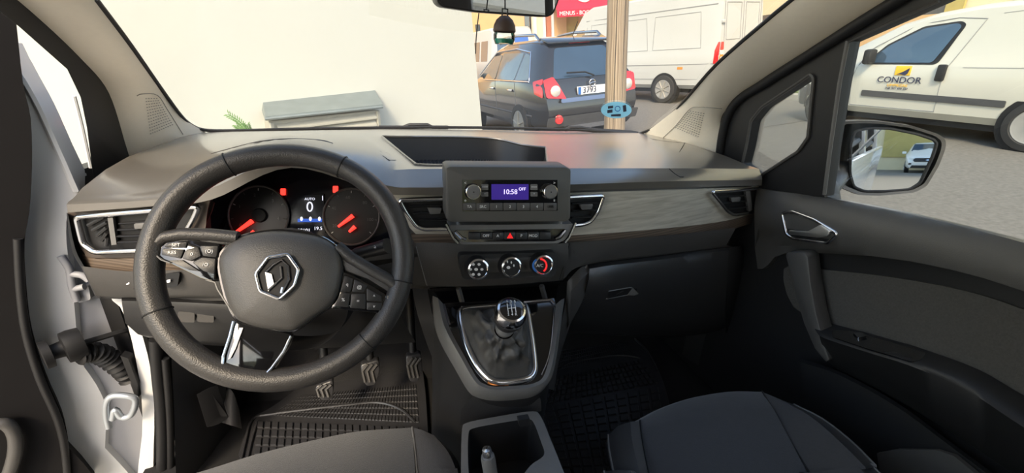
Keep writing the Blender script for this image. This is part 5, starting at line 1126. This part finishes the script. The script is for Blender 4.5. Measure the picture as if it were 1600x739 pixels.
# --- white car standing behind, seen in the door mirror
FORD = (1.95, -30.0)
fc = sroot('white_car', FORD[0], FORD[1]-2.7, 0, 0, 'white car with black grille standing behind, seen in the door mirror', 'car')
v = Veh([([(.3, -.8), (.9, -.85), (1.5, -.5)], .3, .95, 1.52, .8, .84, .58), (-.2, .26, .98, 1.6, .88, .9, .62), (.9, .26, .98, 1.62, .88, .9, .63), ([(.3, 1.5), (1.0, 1.5), (1.55, 1.25)], .26, .98, 1.56, .88, .9, .62), ([(.3, 2.3), (1.08, 2.2)], .26, .95, 1.10, .87, .88, .74), (3.1, .26, .8, .95, .84, .84, .66), ([(.26, 3.42), (.6, 3.45), (.85, 3.35)], .28, .6, .84, .74, .76, .58)])
v.build(m_paint, fc)
fin('windscreen', grid_bm([[V((x*.60, 1.36, 1.55)) for x in (-1, -.5, 0, .5, 1)], [V((x*.72, 2.12+.06*(1-x*x), 1.10)) for x in (-1, -.5, 0, .5, 1)]]), m_dglass, fc)
v.ep('grille', [(-.52, .60), (.52, .60), (.58, .70), (.50, .80), (-.50, .80), (-.58, .70)], m_black, fc, 'front', .03); v.ep('lower_grille', [(-.66, .27), (.66, .27), (.60, .42), (-.60, .42)], m_black, fc, 'front', .03)
v.ep('number_plate', [(-.26, .47), (.26, .47), (.26, .57), (-.26, .57)], m_white, fc, 'front', .035); v.ep('badge', [(-.09, .69), (0, .66), (.09, .69), (0, .74)], m_chrome, fc, 'front', .045, .02)
for sgn in (-1, 1):
    v.ep('head_lamp', [(sgn*.56, .70), (sgn*.76, .74), (sgn*.76, .82), (sgn*.56, .80)], m_lens, fc, 'front', .02); fin('wing_mirror', box_bm((sgn*.98, 1.7, 1.08), (.18, .12, .14), None, .03), m_paint, fc); wheel(fc, sgn*.80, 2.6, .34, .2, sgn, 5); wheel(fc, sgn*.80, 0, .34, .2, sgn, 5)
    v.ep('fog_lamp', [(sgn*.62, .45), (sgn*.74, .45), (sgn*.74, .54), (sgn*.62, .54)], m_black, fc, 'front', .02)
# ---------------------------------------------------------------- buildings
m_ochre = M('ochre render', (.62, .40, .20), .9, nscale=2, namt=.1); m_sand = M('sandy render', (.72, .62, .42), .9, nscale=2, namt=.06); m_brick = M('red brown render', (.50, .20, .12), .9, nscale=3, namt=.15); m_shut = M('olive shutter', (.45, .36, .12), .7, nscale=4)
m_wing = M('facade glass', (.08, .09, .10), .1, coat=1, nscale=2); m_awn = M('red awning cloth', (.62, .02, .05), .75, nscale=8, namt=.1)
bA = sroot('shop_building', 3, 24, 0, 0, 'ochre street building with red awning and white shop front posts', 'building')
fin('facade_wall', box_bm((9.2, .4, 4.5), (34, .5, 9)), m_ochre, bA, False)
q = slocal(P3((800, 60, 24))); qa = slocal(P3((868, 28, 22.5))); qb = slocal(P3((945, -6, 22.5)))
def fx(px): return slocal(P3((px, 60, 24))).x-3
for x0, x1, z0, z1, mt in ((822, 829, .2, 3.6, m_wing), (830, 836, .2, 3.8, m_black), (846, 868, .2, 3.8, m_brick), (884, 905, .2, 3.6, m_shut), (745, 752, .3, 3, m_wing)):
    fin('shop_opening', box_bm(((fx(x0)+fx(x1))/2, .13, (z0+z1)/2), (fx(x1)-fx(x0), .08, z1-z0)), mt, bA, False)
for x in (850, 863, 836): fin('white_post', box_bm((fx(x), -.1, 1.9), (.12, .12, 3.8)), m_white, bA, False)
fin('white_ledge', box_bm(((fx(845)+fx(870))/2, -.1, 2.1), (fx(870)-fx(845), .2, .18)), m_white, bA, False)
fin('wall_pillar', box_bm((fx(840), .05, 3), (.6, .3, 6)), m_sand, bA, False); fin('wall_pillar', box_bm((fx(875), .05, 3), (.7, .3, 6)), m_ochre, bA, False)
for x in (4, 9, 14, 19): 
    w_ = fin('upper_window', box_bm((x, .12, 6), (1.3, .1, 1.9)), m_wing, bA, False); fin('shutter', box_bm((x-.9, .1, 6), (.5, .08, 1.9)), m_shut, bA, False); fin('shutter', box_bm((x+.9, .1, 6), (.5, .08, 1.9)), m_shut, bA, False)
aw = sroot('awning', qa.x, qa.y, 0, 0, 'red shop awning with white lettering beyond the white van', 'awning')
aL = qb.x-qa.x+.6; z_lo = slocal(P3((900, 26, 22.5))).z; 
fin('awning_cloth', grid_bm([[V((0, -.2, z_lo)), V((aL, -.2, z_lo))], [V((0, -.2, z_lo+.32)), V((aL, -.2, z_lo+.32))], [V((0, 1.6, z_lo+2.0)), V((aL, 1.6, z_lo+2.0))]]), m_awn, aw, False)
me = text_mesh('MENUS - BOCADILLOS', .26, .005); me.transform(Matrix.Translation((aL/2-.2, -.215, z_lo+.15)) @ Matrix.Rotation(PI/2, 4, 'X')); link('lettering', me, m_white, aw, False)
fin('awning_mark', tube_bm([V((aL*.5+.35*math.cos(a), .45+.02*math.sin(a)-.3*0, z_lo+.95+.28*math.sin(a)*1.0)) + V((0, .3*math.sin(a)-.03, 0)) for a in [k*PI/10 for k in range(20)]], .05, 6, True), m_white, aw)
bB = sroot('apartment_building', 18, 6, 0, 0, 'sandy apartment building across the street behind the delivery van', 'building')
fin('facade_wall', box_bm((2.5, 2, 5), (5, 26, 10)), m_sand, bB, False)
for y in (-8, -4.5, -1, 2.5, 6, 9.5, 12.5):
    for z in (1.6, 4.6, 7.4):
        w_ = fin('window', box_bm((-.04, y, z), (.1, 1.2, 1.6)), m_wing, bB, False); fin('shutter', box_bm((-.08, y-.85, z), (.08, .5, 1.6)), m_shut, bB, False); fin('shutter', box_bm((-.08, y+.85, z), (.08, .5, 1.6)), m_shut, bB, False)
fin('plinth', box_bm((-.1, 2, .9), (.2, 26, 1.8)), m_ochre, bB, False); fin('entrance', box_bm((-.15, 9.2, 1.5), (.2, 2.6, 3)), m_brick, bB, False)
bC = sroot('rear_building', 3, -34, 0, 0, 'ochre and cream street building behind the car, seen in the mirrors', 'building')
fin('facade_wall', box_bm((0, -2, 5), (40, 4, 10)), m_sand, bC, False)
for x in range(-18, 19, 4):
    fin('shutter', box_bm((x, .05, 2.2), (2.2, .1, 2.8)), m_shut, bC, False); fin('window', box_bm((x, .05, 6.4), (1.4, .1, 2)), m_wing, bC, False)
    fin('wall_pillar', box_bm((x+2, .1, 5), (.6, .2, 10)), m_ochre, bC, False)
# ================================================================ MIRRORS AND SMALL THINGS ON THE SCREEN
def frame_for(n, c): return SPL(n, c)
def refl_normal(c, target): return ((CAM-c).normalized()+V(target).normalized()).normalized()
# inner mirror
mc = P3((778, -8, .70)); mn = refl_normal(mc, (.52, -1, .0))
MSf = SPL(mn, mc)
rm = root('rear_view_mirror', mc, 'black framed rear view mirror hanging above the windscreen centre', 'mirror')
mo = rnd([(676, -48), (684, 4), (692, 11), (746, 19), (856, 27), (866, 22), (874, 2), (884, -48)], 5)
fin('mirror_housing', prism_bm([MSf(p[0], p[1])-mn*.002 for p in mo], mn*-.03, .005), m_plast2, rm)
mi = rnd([(680, -44), (687, 3), (694, 9), (746, 16.5), (854, 24), (863, 20), (870, 2), (880, -44)], 4)
prism('mirror_glass', mi, SPL(mn, mc+mn*.001), m_mirror, rm, mn*-.003)
tube('mirror_stem', [MSf(775, -25)-mn*.03, MSf(775, -30)+V((0, .05, .04)), wsp(-.03, .80)], .012, m_black, rm, 8)
# hanging air freshener
af = root('air_freshener', P3((788, 48, .66)), 'hanging air freshener bottle with dark cap and green liquid below the mirror', 'air freshener')
fc_ = P3((788, 48, .66)); zz = V((0, 0, 1)); k_ = .66/663*1.05
lathe('bottle_cap', fc_, zz, [(.0155, -.002), (.0165, 0), (.0155, .007), (.012, .014), (.006, .019), (.001, .020)], M('brown cap', (.07, .045, .035), .45, nscale=20), af, 24)
lathe('glass_bottle', fc_, zz, [(.0145, -.002), (.0158, -.006), (.0155, -.012), (.013, -.018), (.001, -.0185)], glassmat('clear bottle', (.93, .97, .95), 1.0), af, 24)
lathe('green_liquid', fc_, zz, [(.0135, -.0108), (.0138, -.0125), (.0118, -.0168), (.001, -.017)], M('green liquid', (.05, .40, .30), .1, nscale=10, coat=1), af, 20)
tube('hanging_cord', [fc_+V((-.004, 0, .019)), fc_+V((-.004, 0, .028)), fc_+V((.004, 0, .028)), fc_+V((.004, 0, .019))], .0012, m_black, af, 6)
tube('hanging_cord', [fc_+V((0, 0, .028)), fc_+V((0, .005, .06)), MSf(782, -10)-mn*.02], .0010, m_black, af, 6)
cb_ = root('mirror_cable', P3((750, 20, .9)), 'thin black cable running down from the mirror', 'cable')
tube('cable', [P3((x, y, .95)) for x, y in cr([(750, 8), (747, 30), (744, 60), (743, 84)], 4)], .0012, m_black, cb_, 5)
# sticker on the screen
m_stk = M('pale blue sticker', (.50, .80, .90), .5, nscale=10)
_t = m_stk.node_tree; _tr = _t.nodes.new('ShaderNodeBsdfTranslucent'); _tr.inputs[0].default_value = (.55, .85, .95, 1); _mx = _t.nodes.new('ShaderNodeMixShader'); _mx.inputs[0].default_value = .6
_t.links.new(_t.nodes['Principled BSDF'].outputs[0], _mx.inputs[1]); _t.links.new(_tr.outputs[0], _mx.inputs[2]); _t.links.new(_mx.outputs[0], _t.nodes['Material Output'].inputs[0])
st_ = root('windscreen_sticker', WS(963, 172), 'pale blue round sticker with black marks at the foot of the windscreen', 'sticker')
def WSo(d): return SF(lambda P: Fw(P)+d, .4, 3)
patch('sticker_disc', circ(963, 172, 24, 13, 32), WSo(.004), m_stk, st_, res=12, thick=.0006)
for pts in ([(950, 166), (958, 165), (958, 169), (950, 170)], [(949, 172), (957, 171), (957, 176), (949, 177)], [(973, 165), (978, 164), (979, 174), (974, 175)], [(955, 179), (970, 178), (970, 182), (955, 182)]): patch('sticker_mark', pts, WSo(.006), m_navy, st_, thick=.0005)
tube('sticker_ring', [WSo(.006)(*p) for p in circ(965, 170, 4, 4, 14)], .0011, m_blued, st_, 5, True)
# wipers lying at the foot of the screen
for lab, pts in (('black wiper end showing above the dash at the wall edge', [(592, 199), (630, 199), (640, 195), (668, 195), (676, 199), (700, 199)]), ('black wiper end showing above the dash below the sticker', [(882, 204), (890, 199), (906, 199), (930, 203), (986, 206), (996, 208)])):
    wi = root('wiper_blade', P3((*pts[2], 1.56)), lab, 'wiper', 'windscreen wipers')
    tube('wiper_arm', [P3((x, y, 1.56)) for x, y in pts], .007, m_black, wi, 6)
cw = fin('cowl', grid_bm([[V((-.72+1.44*k/10, 1.49-.22*(-.72+1.44*k/10)**2, 1.188)) for k in range(11)], [V((-.75+1.5*k/10, 1.62-.22*(-.72+1.44*k/10)**2, 1.165)) for k in range(11)], [V((-.75+1.5*k/10, 1.7-.3*(-.72+1.44*k/10)**2, 1.12)) for k in range(11)]]), m_black, None); tag(cw, 'black scuttle panel below the windscreen', 'trim', kind='structure')
bn = fin('bonnet', grid_bm([[V((-.82+1.64*k/10, 1.66-.3*(-.72+1.44*k/10)**2, 1.10)) for k in range(11)], [V((-.82+1.64*k/10, 2.1-.3*(-.72+1.44*k/10)**2, 1.02)) for k in range(11)], [V((-.8+1.6*k/10, 2.4-.4*(-.72+1.44*k/10)**2, .80)) for k in range(11)], [V((-.8+1.6*k/10, 2.45-.4*(-.72+1.44*k/10)**2, .30)) for k in range(11)]]), m_paint, None); tag(bn, 'white bonnet below the windscreen', 'car body', kind='structure')
# door mirror
dc = P3((1395, 250, .80)); dn_ = refl_normal(dc, (-.02, -1, -.02))
dm = root('door_mirror', dc, 'black door mirror reflecting the white flank and a white car behind', 'mirror')
DMf = SPL(dn_, dc)
ho = rnd([(1311, 190), (1340, 188), (1371, 189), (1422, 196), (1463, 209), (1475, 218), (1474, 232), (1464, 258), (1445, 290), (1426, 300), (1371, 305), (1341, 304), (1312, 292), (1303, 260)], 6)
# bowl-shaped housing behind the glass plane
cx_, cy_ = 1392, 248; rows = []
for sc_, d in ((.93, .006), (1, .008), (1.02, -.01), (1.0, -.05), (.9, -.085), (.6, -.11), (.05, -.118)):
    rows.append([SPL(dn_, dc)(cx_+(p.x-cx_)*sc_ if sc_ >= .93 else p.x*0+cx_+(p.x-cx_)*1.0, cy_+(p.y-cy_)*sc_ if sc_ >= .93 else p.y)*1.0 for p in ho])
    if sc_ < .93:
        c0_ = DMf(cx_, cy_); rows[-1] = [c0_+(DMf(p.x, p.y)-c0_)*sc_ for p in ho]
    rows[-1] = [p+dn_*d for p in rows[-1]]
fin('mirror_housing', grid_bm(rows, True), m_plast, dm, angle=60)
gi = rnd([(1336, 205), (1359, 200), (1392, 201), (1432, 209), (1459, 218), (1464, 224), (1457, 246), (1438, 286), (1422, 296), (1385, 299), (1351, 299), (1334, 292), (1328, 271), (1329, 227)], 5)
prism('mirror_glass', gi, SPL(dn_, dc+dn_*.002), m_mirror, dm, dn_*-.004)
tube('glass_edge', [SPL(dn_, dc+dn_*.003)(p.x, p.y) for p in gi], .0035, m_black, dm, 6, True)
tube('mirror_arm', [DMf(1330, 270)-dn_*.05, V((.90, .82, 1.13)), V((.84, .80, 1.10))], .028, m_plast, dm, 10)
fin('mirror_foot', prism_bm([V((.84, y, z)) for y, z in ((.93, 1.09), (.74, 1.10), (.78, 1.17), (.88, 1.22))], (.05, 0, 0), .012), m_plast, dm)
for o in bpy.data.objects:
    if '_w' in o: del o['_w']
